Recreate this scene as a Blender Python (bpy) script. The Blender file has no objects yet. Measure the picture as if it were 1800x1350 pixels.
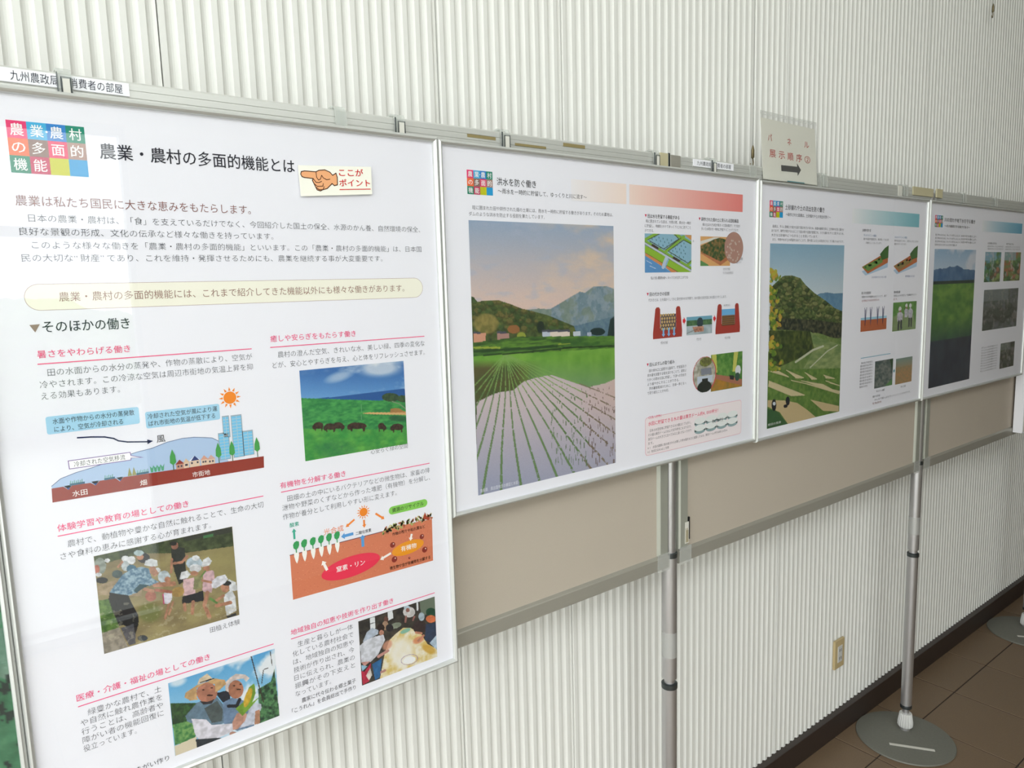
import bpy, bmesh, math, random
import numpy as np
from mathutils import Vector, Matrix

random.seed(7)
RNG = np.random.RandomState(11)
SC = bpy.context.scene
COL = SC.collection
FZ = 2.14            # height of the poster tops above the floor
WALL_Y = 0.235       # flat lands of the ribbed wall

# ------------------------------------------------------------------ camera
cam_d = bpy.data.cameras.new('camera')
cam_d.sensor_width = 36.0
cam_d.lens = 1274.4 / 1800 * 36
cam_d.clip_start = 0.02
cam = bpy.data.objects.new('camera', cam_d)
COL.objects.link(cam)
_r = Vector((0.7908279, -0.6113831, -0.0283176))
_d = Vector((-0.1023150, -0.0864451, -0.9909888))
_f = Vector((0.6034259, 0.7865990, -0.1309169))
cam.matrix_world = Matrix(((_r.x, -_d.x, -_f.x, -0.7440), (_r.y, -_d.y, -_f.y, -1.1947),
                           (_r.z, -_d.z, -_f.z, FZ - 0.2714), (0, 0, 0, 1)))
SC.camera = cam

# ------------------------------------------------------------------ world, lights, exposure
SC.view_settings.view_transform = 'Standard'
SC.view_settings.look = 'None'
SC.view_settings.gamma = 1.0
SC.view_settings.use_curve_mapping = False
SC.view_settings.exposure = 0.0
w = bpy.data.worlds.new('overcast_sky'); SC.world = w; w.use_nodes = True
nt = w.node_tree; nt.nodes.clear()
wo = nt.nodes.new('ShaderNodeOutputWorld'); wb = nt.nodes.new('ShaderNodeBackground')
tc = nt.nodes.new('ShaderNodeTexCoord'); sx = nt.nodes.new('ShaderNodeSeparateXYZ')
rp = nt.nodes.new('ShaderNodeValToRGB')
nt.links.new(tc.outputs['Generated'], sx.inputs[0]); nt.links.new(sx.outputs['Z'], rp.inputs[0])
rp.color_ramp.elements[0].position = 0.0; rp.color_ramp.elements[0].color = (0.60, 0.60, 0.60, 1)
rp.color_ramp.elements[1].position = 0.7; rp.color_ramp.elements[1].color = (1.0, 0.985, 1.0, 1)
nt.links.new(rp.outputs[0], wb.inputs[0]); wb.inputs[1].default_value = 5.9
nt.links.new(wb.outputs[0], wo.inputs[0])

def window_portal(name, loc, rot, sx_, sy_):
    l = bpy.data.lights.new(name, 'AREA'); l.shape = 'RECTANGLE'; l.size = sx_; l.size_y = sy_
    l.cycles.is_portal = True
    o = bpy.data.objects.new(name, l); COL.objects.link(o); o.location = loc; o.rotation_euler = rot
ROOM = dict(x0=-3.2, x1=9.0, y0=-3.3, y1=0.30, h=5.2)
WIN_X1 = 0.10
CLR_X1 = 1.9
def portal(x0, x1, z0, z1):
    window_portal('daylight_portal', ((x0 + x1) / 2, ROOM['y0'] + 0.05, (z0 + z1) / 2), (math.radians(90), 0, 0), x1 - x0, z1 - z0)
portal(ROOM['x0'], WIN_X1, 0.0, 2.8)
portal(ROOM['x0'], CLR_X1, 3.4, 5.1)
window_portal('daylight_portal', (ROOM['x0'] + 0.05, -1.5, 2.55), (math.radians(90), 0, math.radians(-90)), 3.4, 5.0)

# ------------------------------------------------------------------ helpers
def s2l(c):
    c = np.asarray(c, dtype=np.float64)
    return np.where(c <= 0.04045, c / 12.92, ((c + 0.055) / 1.055) ** 2.4)

def rgb(r, g, b):
    return tuple(s2l(np.array([r, g, b]) / 255.0)) + (1.0,)

def mat(name, color, rough=0.5, metal=0.0, noise=0.0, nscale=40, bump=0.0, bscale=200, spec=0.5, stretch=None):
    m = bpy.data.materials.new(name); m.use_nodes = True
    n = m.node_tree; b = n.nodes['Principled BSDF']
    b.inputs['Base Color'].default_value = color; b.inputs['Roughness'].default_value = rough
    b.inputs['Metallic'].default_value = metal; b.inputs['Specular IOR Level'].default_value = spec
    co = n.nodes.new('ShaderNodeTexCoord'); mp = n.nodes.new('ShaderNodeMapping')
    n.links.new(co.outputs['Object'], mp.inputs[0])
    if stretch: mp.inputs['Scale'].default_value = stretch
    if noise:
        t = n.nodes.new('ShaderNodeTexNoise'); t.inputs['Scale'].default_value = nscale; t.inputs['Detail'].default_value = 4
        mx = n.nodes.new('ShaderNodeMix'); mx.data_type = 'RGBA'
        c1 = tuple(max(0, x * (1 - noise)) for x in color[:3]) + (1,)
        c2 = tuple(min(1, x * (1 + noise)) for x in color[:3]) + (1,)
        mx.inputs[6].default_value = c1; mx.inputs[7].default_value = c2
        n.links.new(mp.outputs[0], t.inputs['Vector']); n.links.new(t.outputs[0], mx.inputs[0])
        n.links.new(mx.outputs[2], b.inputs['Base Color'])
    if bump:
        t2 = n.nodes.new('ShaderNodeTexNoise'); t2.inputs['Scale'].default_value = bscale; t2.inputs['Detail'].default_value = 3
        bm_ = n.nodes.new('ShaderNodeBump'); bm_.inputs['Strength'].default_value = bump; bm_.inputs['Distance'].default_value = 0.002
        n.links.new(mp.outputs[0], t2.inputs['Vector']); n.links.new(t2.outputs[0], bm_.inputs['Height'])
        n.links.new(bm_.outputs[0], b.inputs['Normal'])
    return m

def clear_mat(name, tint=(1, 1, 1, 1), rough=0.02, bump=0.0, bscale=6, haze=0.0, ior=1.5, stretch=None):
    m = bpy.data.materials.new(name); m.use_nodes = True; n = m.node_tree; n.nodes.clear()
    out = n.nodes.new('ShaderNodeOutputMaterial'); tr = n.nodes.new('ShaderNodeBsdfTransparent'); gl = n.nodes.new('ShaderNodeBsdfGlossy')
    fr = n.nodes.new('ShaderNodeFresnel'); mx = n.nodes.new('ShaderNodeMixShader')
    tr.inputs[0].default_value = tint; gl.inputs['Roughness'].default_value = rough; fr.inputs[0].default_value = ior
    last = tr.outputs[0]
    ge = n.nodes.new('ShaderNodeNewGeometry'); mi = n.nodes.new('ShaderNodeMath'); mi.operation = 'MULTIPLY_ADD'
    mi.inputs[1].default_value = 1.0 / ior - ior; mi.inputs[2].default_value = ior   # same thin-sheet reflection from both sides
    n.links.new(ge.outputs['Backfacing'], mi.inputs[0]); n.links.new(mi.outputs[0], fr.inputs[0])
    if haze:
        df = n.nodes.new('ShaderNodeBsdfDiffuse'); df.inputs[0].default_value = (0.85, 0.86, 0.85, 1)
        m2 = n.nodes.new('ShaderNodeMixShader'); m2.inputs[0].default_value = haze
        n.links.new(tr.outputs[0], m2.inputs[1]); n.links.new(df.outputs[0], m2.inputs[2]); last = m2.outputs[0]
    n.links.new(fr.outputs[0], mx.inputs[0]); n.links.new(last, mx.inputs[1]); n.links.new(gl.outputs[0], mx.inputs[2])
    n.links.new(mx.outputs[0], out.inputs[0])
    if bump:
        co = n.nodes.new('ShaderNodeTexCoord'); mp = n.nodes.new('ShaderNodeMapping')
        if stretch: mp.inputs['Scale'].default_value = stretch
        t = n.nodes.new('ShaderNodeTexNoise'); t.inputs['Scale'].default_value = bscale; t.inputs['Detail'].default_value = 1
        b = n.nodes.new('ShaderNodeBump'); b.inputs['Strength'].default_value = bump; b.inputs['Distance'].default_value = 0.02
        n.links.new(co.outputs['Object'], mp.inputs[0]); n.links.new(mp.outputs[0], t.inputs['Vector'])
        n.links.new(t.outputs[0], b.inputs['Height']); n.links.new(b.outputs[0], gl.inputs['Normal'])
    return m

def ink_mat():
    m = bpy.data.materials.new('printed_ink'); m.use_nodes = True; n = m.node_tree; b = n.nodes['Principled BSDF']
    a = n.nodes.new('ShaderNodeVertexColor'); a.layer_name = 'Col'
    n.links.new(a.outputs[0], b.inputs['Base Color']); b.inputs['Roughness'].default_value = 0.55
    b.inputs['Specular IOR Level'].default_value = 0.2
    return m

M = dict(
    ink=ink_mat(),
    wall=mat('wall_paint', rgb(230, 230, 226), 0.62, bump=0.06, bscale=900, noise=0.02, nscale=3),
    gap=mat('joint_shadow_gap', rgb(70, 68, 62), 0.9),
    base=mat('baseboard_vinyl', rgb(52, 42, 38), 0.45, noise=0.1),
    tile=mat('floor_tile_clay', rgb(119, 99, 78), 0.5, noise=0.22, nscale=260, bump=0.15, bscale=500),
    grout=mat('floor_grout', rgb(58, 48, 42), 0.9),
    ceil=mat('ceiling_board', rgb(222, 220, 212), 0.8),
    roomwall=mat('plain_wall_paint', rgb(196, 190, 176), 0.8),
    alu=mat('satin_aluminium', rgb(212, 214, 212), 0.36, 0.5, noise=0.03, nscale=30, stretch=(1, 1, 40)),
    alu2=mat('board_rail_aluminium_shaded', rgb(170, 167, 157), 0.42, 0.35, noise=0.05, nscale=14, stretch=(1, 60, 60)),  # darker copy of the rail metal: bottom rail's shade put into the colour
    rail_top_lit=mat('board_top_rail_aluminium_lit', rgb(208, 209, 205), 0.34, 0.35, noise=0.04, nscale=14, stretch=(1, 60, 60)),  # lighter copy: the bright sheen along the top rail put into the colour
    stile=mat('board_stile_aluminium', rgb(176, 178, 168), 0.42, 0.4, noise=0.05, nscale=14, stretch=(60, 60, 1)),
    fabric=mat('board_linen', rgb(187, 177, 164), 0.95, noise=0.07, nscale=700, bump=0.35, bscale=1200, spec=0.1),
    paper=mat('poster_paper', rgb(241, 241, 250), 0.6, spec=0.2, bump=0.02, bscale=4),
    card=mat('cream_card', rgb(244, 243, 232), 0.7, spec=0.2),
    tube=mat('stand_tube_aluminium', rgb(206, 205, 207), 0.36, 0.85, noise=0.04, nscale=20, stretch=(40, 40, 1)),
    dark=mat('dark_ring', rgb(90, 96, 98), 0.3, 0.8),
    disc=mat('stand_base_enamel', rgb(112, 112, 104), 0.55, noise=0.12, nscale=120, bump=0.1, bscale=700),
    knob=mat('white_plastic', rgb(206, 206, 204), 0.4),
    beige=mat('aged_ivory_plastic', rgb(196, 176, 132), 0.45),
    white=mat('white_foam_board', rgb(240, 240, 246), 0.6),
    clip=clear_mat('clear_clip_plastic', (0.93, 0.95, 0.93, 1), 0.12, haze=0.28),
    tape=clear_mat('clear_tape', (0.95, 0.96, 0.94, 1), 0.2, haze=0.25, bump=0.2, bscale=60),
    cover=clear_mat('poster_cover_sheet', (0.99, 0.99, 0.99, 1), 0.012, bump=0.10, bscale=2.2, ior=1.75, stretch=(1, 1, 0.45)),
    sleeve=clear_mat('clear_sleeve', (0.97, 0.97, 0.97, 1), 0.1, haze=0.05, bump=0.3, bscale=12),
    glass=clear_mat('window_glass', (0.96, 0.98, 0.97, 1), 0.0),
    oldtape=mat('yellowed_tape', rgb(190, 182, 150), 0.5),
    residue=mat('tape_residue', rgb(140, 126, 84), 0.6),
    brass=mat('dull_brass', rgb(120, 108, 80), 0.35, 0.7),
    pad=mat('pale_pad', rgb(214, 212, 204), 0.5),
    black=mat('black_plastic', rgb(24, 24, 26), 0.5),
    wframe=mat('window_frame_aluminium', rgb(150, 152, 150), 0.4, 0.4),
    asphalt=mat('pavement', rgb(168, 170, 166), 0.9, noise=0.1, nscale=3),
    leaf=mat('hedge_leaves', rgb(92, 128, 70), 0.8, noise=0.3, nscale=8),
)

def root_of(o):
    while o.parent: o = o.parent
    return o

def link_mesh(name, verts, faces, m, parent=None, colors=None, smooth=False):
    v = np.asarray(verts, dtype=np.float64).reshape(-1, 3)
    if parent is not None: v = v - np.array(root_of(parent).location)
    me = bpy.data.meshes.new(name)
    me.from_pydata(v.tolist(), [], faces)
    me.materials.append(M[m] if isinstance(m, str) else m)
    if colors is not None:
        ca = me.color_attributes.new('Col', 'FLOAT_COLOR', 'POINT')
        c = np.ones((len(v), 4)); c[:, :3] = colors
        ca.data.foreach_set('color', c.ravel())
    if smooth:
        me.polygons.foreach_set('use_smooth', [True] * len(me.polygons))
    me.update()
    o = bpy.data.objects.new(name, me); COL.objects.link(o)
    if parent is not None: o.parent = parent
    return o

def thing(name, label, cat, loc, group=None):
    o = bpy.data.objects.new(name, None); COL.objects.link(o); o.location = loc
    o.empty_display_size = 0.05
    o['label'] = label; o['category'] = cat
    if group: o['group'] = group
    return o

def tag(o, label, cat, group=None):
    o['label'] = label; o['category'] = cat
    if group: o['group'] = group
    return o

def box(name, x0, x1, y0, y1, z0, z1, m, parent=None, bev=0.0, seg=2):
    bm = bmesh.new(); bmesh.ops.create_cube(bm, size=1)
    for v in bm.verts:
        v.co = ((x0 + x1) / 2 + v.co.x * (x1 - x0), (y0 + y1) / 2 + v.co.y * (y1 - y0), (z0 + z1) / 2 + v.co.z * (z1 - z0))
    if bev: bmesh.ops.bevel(bm, geom=bm.edges[:], offset=bev, segments=seg, affect='EDGES', profile=0.6)
    return bm_obj(name, bm, m, parent)

def bm_obj(name, bm, m, parent=None, smooth=False):
    if parent is not None:
        L = root_of(parent).location
        for v in bm.verts: v.co -= L
    me = bpy.data.meshes.new(name); bm.to_mesh(me); bm.free()
    me.materials.append(M[m] if isinstance(m, str) else m)
    if smooth: me.polygons.foreach_set('use_smooth', [True] * len(me.polygons))
    o = bpy.data.objects.new(name, me); COL.objects.link(o)
    if parent is not None: o.parent = parent
    return o

def lathe(name, cx, cy, prof, m, parent, n=40, ribs=0, ribd=0.0):
    """prof: list of (radius, z) from bottom to top, closed at both ends"""
    vs, fs = [], []
    for (r, z) in prof:
        for k in range(n):
            a = 2 * math.pi * k / n
            rr = r * (1 - ribd * (0.5 + 0.5 * math.cos(a * ribs))) if ribs else r
            vs.append((cx + rr * math.cos(a), cy + rr * math.sin(a), z))
    for i in range(len(prof) - 1):
        for k in range(n):
            a, b = i * n + k, i * n + (k + 1) % n
            fs.append((a, b, b + n, a + n))
    fs.append(tuple(range(n))[::-1]); fs.append(tuple(range((len(prof) - 1) * n, len(prof) * n)))
    o = link_mesh(name, vs, fs, m, parent)
    for p in o.data.polygons:
        if len(p.vertices) == 4: p.use_smooth = True
    try:
        o.data.set_sharp_from_angle(angle=math.radians(35))
    except Exception: pass
    return o

def tube_path(name, pts, r, m, parent=None, n=8):
    vs, fs = [], []
    pts = [Vector(p) for p in pts]
    for i, p in enumerate(pts):
        t = (pts[min(i + 1, len(pts) - 1)] - pts[max(i - 1, 0)]).normalized()
        a = t.cross(Vector((0, 1, 0.01))).normalized(); b = t.cross(a)
        for k in range(n):
            an = 2 * math.pi * k / n
            vs.append(p + r * (math.cos(an) * a + math.sin(an) * b))
    for i in range(len(pts) - 1):
        for k in range(n):
            fs.append((i * n + k, i * n + (k + 1) % n, (i + 1) * n + (k + 1) % n, (i + 1) * n + k))
    fs.append(tuple(range(n))); fs.append(tuple(range((len(pts) - 1) * n, len(pts) * n)))
    return link_mesh(name, [tuple(v) for v in vs], fs, m, parent, smooth=True)

# ------------------------------------------------------------------ the setting
def struct(o): o['kind'] = 'structure'; return o

X0, X1, Y0, H = ROOM['x0'], ROOM['x1'], ROOM['y0'], ROOM['h']
wall = struct(box('wall_back', X0, X1, WALL_Y + 0.013, WALL_Y + 0.15, 0, H, 'gap'))
PITCH = 0.03058
PH = -0.3725  # right edge of one flute
SEAMS = [-2.86, -2.29, -1.72, -1.15, -0.775, -0.4040, 0.1715, 0.5402, 1.2235, 1.5510, 1.8960, 2.592, 2.765, 3.205, 3.80, 4.40, 4.97, 5.55, 6.10, 6.70, 7.25, 7.80, 8.40, X1]
def ribbed(xa, xb):
    """one wall panel: hollow flutes between narrow flat lands, running floor to ceiling"""
    xs = []
    k0 = int(math.floor((xa - PH) / PITCH)) - 1; k1 = int(math.ceil((xb - PH) / PITCH)) + 1
    for k in range(k0, k1 + 1):
        e = PH + k * PITCH            # flute ends (sharp) here, land follows
        fl = PITCH * 0.64
        for t in (0, 0.08, 0.2, 0.4, 0.6, 0.8, 0.92, 1.0):
            xs.append((e - fl + fl * t, 0.0068 * (1 - (2 * t - 1) ** 2) ** 0.8))
    xs = [p for p in xs if xa + 0.0012 < p[0] < xb - 0.0012]
    xs = [(xa + 0.0012, 0.0125), (xa + 0.0012, xs[0][1] * 0.4)] + xs + [(xb - 0.0012, xs[-1][1] * 0.4), (xb - 0.0012, 0.0125)]
    vs = [(x, WALL_Y + d, z) for z in (0.05, H - 0.002) for x, d in xs]
    n = len(xs)
    return link_mesh('wall_panel', vs, [(i, i + 1, n + i + 1, n + i) for i in range(n - 1)], 'wall', wall)
prev = X0
for s in SEAMS:
    ribbed(prev, s); prev = s

struct(box('baseboard_back', X0, X1, 0.212, WALL_Y + 0.02, 0.0, 0.095, 'base', bev=0.003))
floor = struct(box('floor', X0 - 0.3, X1 + 0.3, Y0 - 0.3, 0.4, -0.1, -0.002, 'grout'))
TP = 0.362
tm = None
for i in range(-10, 16):
    for j in range(-7, 1):
        xa, ya = 2.68 + (i - 6) * 0.36, 0.045 + j * TP
        if not (X0 < xa < 6.6): continue
        yb = min(ya + TP - 0.005, 0.232)
        o = box('tile', xa, xa + 0.355, ya, yb, -0.004, 0.0 + random.uniform(-0.0004, 0.0004), 'tile', floor, bev=0.0015, seg=1)
far = box('tile_field', 6.63, X1, -2.5, 0.232, -0.004, -0.0006, 'tile', floor)
far2 = box('tile_field', X0, X1, Y0, -2.493, -0.004, -0.0006, 'tile', floor)
struct(box('ceiling', X0 - 0.3, X1 + 0.3, Y0 - 0.3, 0.4, H, H + 0.1, 'ceil'))
struct(box('wall_right', X1, X1 + 0.15, Y0, 0.25, 0, H, 'roomwall'))
struct(box('wall_front', WIN_X1, X1, Y0 - 0.12, Y0, 0, 3.4, 'roomwall'))
struct(box('wall_front', CLR_X1, X1, Y0 - 0.12, Y0, 3.4, H, 'roomwall'))

def glazed(name, along, a0, a1, fixed, z0, z1, n, transom):
    win = bpy.data.objects.new(name, None); COL.objects.link(win); win['kind'] = 'structure'
    win.location = ((a0 + a1) / 2, fixed, z0) if along == 'x' else (fixed, (a0 + a1) / 2, z0)
    def b(nm, u0, u1, v0, v1, th, m):
        if along == 'x': return box(nm, u0, u1, fixed - th, fixed + th, v0, v1, m, win)
        return box(nm, fixed - th, fixed + th, u0, u1, v0, v1, m, win)
    for k in range(n + 1):
        u = a0 + (a1 - a0) * k / n
        b('mullion', max(a0, u - 0.03), min(a1, u + 0.03), z0, z1, 0.04, 'wframe')
    for z in (z0, transom, z1 - 0.05):
        b('transom', a0, a1, z, z + 0.05, 0.035, 'wframe')
    for k in range(n):
        ua, ub = a0 + (a1 - a0) * k / n + 0.03, a0 + (a1 - a0) * (k + 1) / n - 0.03
        for za, zb in ((z0 + 0.05, transom), (transom + 0.05, z1 - 0.05)):
            b('pane', ua, ub, za, zb, 0.003, 'glass')
glazed('window_1', 'x', X0, WIN_X1, Y0 - 0.05, 0.0, 2.8, 4, 2.2)
glazed('added_clerestory', 'x', X0, CLR_X1, Y0 - 0.05, 3.4, H, 6, 4.3)  # unseen clerestory, added for light from above and run on to lift the right side
glazed('window_3', 'y', Y0, 0.24, X0 - 0.05, 0.0, H, 3, 2.6)
struct(box('wall_front', X0, WIN_X1, Y0 - 0.12, Y0, 2.8, 3.4, 'roomwall'))
g = struct(box('ground', -40, 40, -40, -3.6, -0.25, -0.12, 'asphalt'))
g2 = struct(box('ground', -40, X0 - 0.3, -3.6, 20, -0.25, -0.12, 'asphalt'))

def hedge(x, y, r, h, label, seed):
    rs = random.Random(seed); bm = bmesh.new()
    bmesh.ops.create_icosphere(bm, subdivisions=4, radius=1)
    for v in bm.verts:
        f = 1 + 0.12 * math.sin(7 * v.co.x + seed) * math.cos(6 * v.co.z + seed) + rs.uniform(-0.07, 0.07)
        v.co = Vector((x + v.co.x * r * f, y + v.co.y * r * f, max(-0.12, h * 0.5 + v.co.z * h * 0.55 * f)))
    tag(bm_obj('hedge', bm, 'leaf'), label, 'hedge', 'hedges outside the windows')
for k, (x, y, r, h) in enumerate([(-7.4, -11, 1.5, 1.7), (-3.6, -11.6, 1.5, 1.5), (0.2, -11.2, 1.5, 1.8), (4.0, -11.8, 1.5, 1.9)]):
    hedge(x, y, r, h, ['leftmost', 'second', 'third', 'rightmost'][k] + ' of the clipped green hedges outside the windows', k)

# ------------------------------------------------------------------ display boards and stands
TOPZ, BOTZ = FZ + 0.048, FZ - 1.0275
RY = 0.035
def board(xa, xb, label, sticker=False, res=()):
    t = thing('display_board', label, 'display board', ((xa + xb) / 2, 0.05, BOTZ), 'beige fabric display boards along the wall')
    def rail(nm, m, pts0, pts1):
        n = len(pts0); link_mesh(nm, pts0 + pts1, [(i, (i + 1) % n, n + (i + 1) % n, n + i) for i in range(n)] + [tuple(range(n))[::-1], tuple(range(n, 2 * n))], m, t)
    # profile across a rail: (distance from the outer edge, y)
    W = 0.0405
    prof = [(0.0, RY + 0.026), (0.0, RY + 0.003), (0.003, RY), (0.012, RY), (0.0125, RY + 0.0012), (0.0145, RY + 0.0012), (0.015, RY), (0.023, RY),
            (0.0235, RY + 0.0012), (0.0255, RY + 0.0012), (0.026, RY), (0.034, RY), (0.0365, RY + 0.001), (W, RY + 0.009), (W, RY + 0.026)]
    plain = [(0.0, RY + 0.026), (0.0, RY + 0.004), (0.004, RY), (0.033, RY), (0.0355, RY + 0.002), (W, RY + 0.009), (W, RY + 0.026)]
    rail('top_rail', 'rail_top_lit', [(xa, y, TOPZ - d) for d, y in prof], [(xb, y, TOPZ - d) for d, y in prof])
    rail('bottom_rail', 'alu2', [(xa, y, BOTZ + d) for d, y in plain][::-1], [(xb, y, BOTZ + d) for d, y in plain][::-1])
    za, zb = BOTZ + W - 0.0, TOPZ - W
    rail('stile', 'stile', [(xa + d, y, za) for d, y in plain], [(xa + d, y, zb) for d, y in plain])
    rail('stile', 'stile', [(xb - d, y, za) for d, y in plain][::-1], [(xb - d, y, zb) for d, y in plain][::-1])
    box('fabric_panel', xa + W - 0.004, xb - W + 0.004, RY + 0.008, RY + 0.02, za - 0.004, zb + 0.004, 'fabric', t)
    for xc, sgn in ((xa, 1), (xb, -1)):
        o = box('corner_cap', min(xc - 0.001 * sgn, xc + 0.046 * sgn), max(xc - 0.001 * sgn, xc + 0.046 * sgn), RY - 0.003, RY - 0.0008, BOTZ - 0.002, BOTZ + 0.046, 'tape', t)
        o['label'] = 'clear plastic corner cap'
    if sticker:
        box('label_sticker', xa + 0.022, xa + 0.037, RY - 0.0012, RY - 0.0002, BOTZ + 0.052, BOTZ + 0.112, 'pad', t)
        box('label_sticker', xa + 0.037, xa + 0.0415, RY - 0.0012, RY + 0.004, BOTZ + 0.062, BOTZ + 0.124, 'black', t)
        for k in range(4):
            box('label_sticker', xa + 0.024 + 0.003 * k, xa + 0.0255 + 0.003 * k, RY - 0.0016, RY - 0.0012, BOTZ + 0.055, BOTZ + 0.095 - 0.006 * (k % 2), 'residue', t)
    for (x0_, x1_, dz, h_) in res:
        box('tape_residue', x0_, x1_, RY - 0.0006, RY + 0.0005, TOPZ - dz - h_, TOPZ - dz, 'residue', t)
    return t
board(-0.745, 0.712, 'beige fabric display board carrying the first full white poster at left', res=((0.105, 0.175, 0.013, 0.006), (0.225, 0.31, 0.019, 0.005), (0.36, 0.425, 0.006, 0.007)))
board(0.756, 2.195, 'beige fabric display board behind the rice paddy and wooded hill posters', sticker=True)
board(2.237, 3.585, 'farthest beige fabric display board, behind the blue mountain poster')
board(-2.245, -0.790, 'beige fabric display board at the left edge behind the green photo poster')

def stand(px, dx, dy, label):
    py = 0.052
    t = thing('panel_stand', label, 'stand', (px, py, 0), 'aluminium pole stands between the boards')
    lathe('foot_disc', px + dx, py + dy, [(0.180, 0.0), (0.182, 0.003), (0.180, 0.007), (0.12, 0.010), (0.0, 0.011)], 'disc', t, 72)
    lathe('foot_socket', px, py, [(0.019, 0.0095), (0.019, 0.024), (0.014, 0.026)], 'tube', t, 32)
    lathe('knob', px, py, [(0.024, 0.022), (0.029, 0.028), (0.029, 0.045), (0.024, 0.078), (0.0225, 0.082)], 'knob', t, 96, ribs=20, ribd=0.10)
    lathe('inner_tube', px, py, [(0.0125, 0.075), (0.0125, 0.125)], 'tube', t, 32)
    lathe('collar', px, py, [(0.0218, 0.106), (0.0222, 0.109), (0.0222, 0.117), (0.0215, 0.120)], 'dark', t, 40)
    lathe('lower_tube', px, py, [(0.0205, 0.112), (0.0205, 0.768)], 'tube', t, 48)
    lathe('collar', px, py, [(0.0218, 0.757), (0.0222, 0.760), (0.0222, 0.770), (0.0190, 0.772)], 'dark', t, 40)
    lathe('neck_tube', px, py, [(0.0145, 0.768), (0.0145, 0.795)], 'tube', t, 32)
    lathe('middle_tube', px, py, [(0.0205, 0.786), (0.0205, 1.145)], 'tube', t, 48)
    o = lathe('tape_band', px, py, [(0.0208, 0.850), (0.0208, 0.922)], 'tape', t, 40); o['label'] = 'clear tape wrapped round the tube'
    lathe('collar', px, py, [(0.0208, 1.135), (0.0210, 1.139), (0.0210, 1.147), (0.0170, 1.149)], 'dark', t, 40)
    lathe('upper_tube', px, py, [(0.0165, 1.146), (0.0165, FZ + 0.035), (0.012, FZ + 0.040)], 'tube', t, 40)
    a = Vector((px - 0.150, 0.045)); b = Vector((px - 0.059, -0.088)); d = (b - a).normalized(); nrm = Vector((-d.y, d.x)) * 0.0065
    q = [a + nrm, b + nrm, b - nrm, a - nrm]
    vs = [(p.x, p.y, 0.0106) for p in q] + [(p.x, p.y, 0.0118) for p in q]
    o = link_mesh('name_sticker', vs, [(4, 5, 6, 7), (0, 1, 5, 4), (1, 2, 6, 5), (2, 3, 7, 6), (3, 0, 4, 7), (3, 2, 1, 0)], 'pad', t); o['label'] = 'thin white sticker strip'
stand(0.734, -0.05, -0.02, 'silver pole stand with clear tape band, between the two nearer boards')
stand(2.2165, -0.05, -0.022, 'silver pole stand whose whole round grey foot shows on the tiles')
stand(3.606, -0.046, -0.022, 'farthest pole stand with its round foot cut by the right edge')
stand(-0.766, -0.05, -0.02, 'silver pole stand at the left end of the first board')

# ------------------------------------------------------------------ flat print: text, shapes and photographs on paper
TXT = {}
def _outline(ch, wt):
    c = bpy.data.curves.new('t', 'FONT'); c.body = ch; c.size = 1; c.resolution_u = 2; c.offset = wt
    o = bpy.data.objects.new('t', c)
    m = bpy.data.meshes.new_from_object(o)
    v = np.empty(len(m.vertices) * 3); m.vertices.foreach_get('co', v); v = v.reshape(-1, 3)[:, :2]
    f = [tuple(p.vertices) for p in m.polygons]
    ar = sum(p.area for p in m.polygons); e = {}
    for p in m.polygons:
        for k in p.edge_keys: e[k] = e.get(k, 0) + 1
    per = sum(math.hypot(*(v[k[0]] - v[k[1]])) for k, n in e.items() if n == 1)
    bpy.data.objects.remove(o); bpy.data.curves.remove(c); bpy.data.meshes.remove(m)
    return v, f, ar, per

def glyph(ch, wt):
    k = (ch, wt)
    if k not in TXT:
        if (ch, 0) not in TXT: TXT[(ch, 0)] = _outline(ch, 0.0)
        v, f, ar, per = TXT[(ch, 0)]
        if wt > 0.001 and len(v):                 # bold: two shifted copies
            n = len(v); d = wt * 0.9
            v, f = np.concatenate([v + (d, d * .6), v - (d, d * .6)]), f + [tuple(i + n for i in g_) for g_ in f]
        elif wt < -0.001 and per > 0:             # light: inset outline, only where the inset stays clean
            for q_ in (1, .8, 1.2, .6, .4):
                v2, f2, a2, _ = _outline(ch, wt * q_)
                if 0.72 < (a2 - ar) / (per * wt * q_) < 1.08: v, f = v2, f2; break
        TXT[k] = (v, f, ar, per)
    return TXT[k][:2]

def glyphs(s, wt):
    vs, fs, zs, n, x = [], [], [], 0, 0.0
    for ch in s:
        if ch in ' \u3000': x += 1.0; continue
        v, f = glyph(ch, wt)
        if len(v):
            z = np.zeros(len(v))
            if wt > 0.001: z[len(v) // 2:] = 0.3      # the second copy lies a hair above the first
            zs.append(z)
            vs.append(v + (x, 0)); fs += [tuple(i + n for i in g_) for g_ in f]; n += len(v)
        x += 1.0 if (ord(ch) > 0x2e80 or ch in '①②※') else 0.62
    return (np.concatenate(vs) if vs else np.zeros((0, 2))), fs, (np.concatenate(zs) if zs else np.zeros(0))

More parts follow.
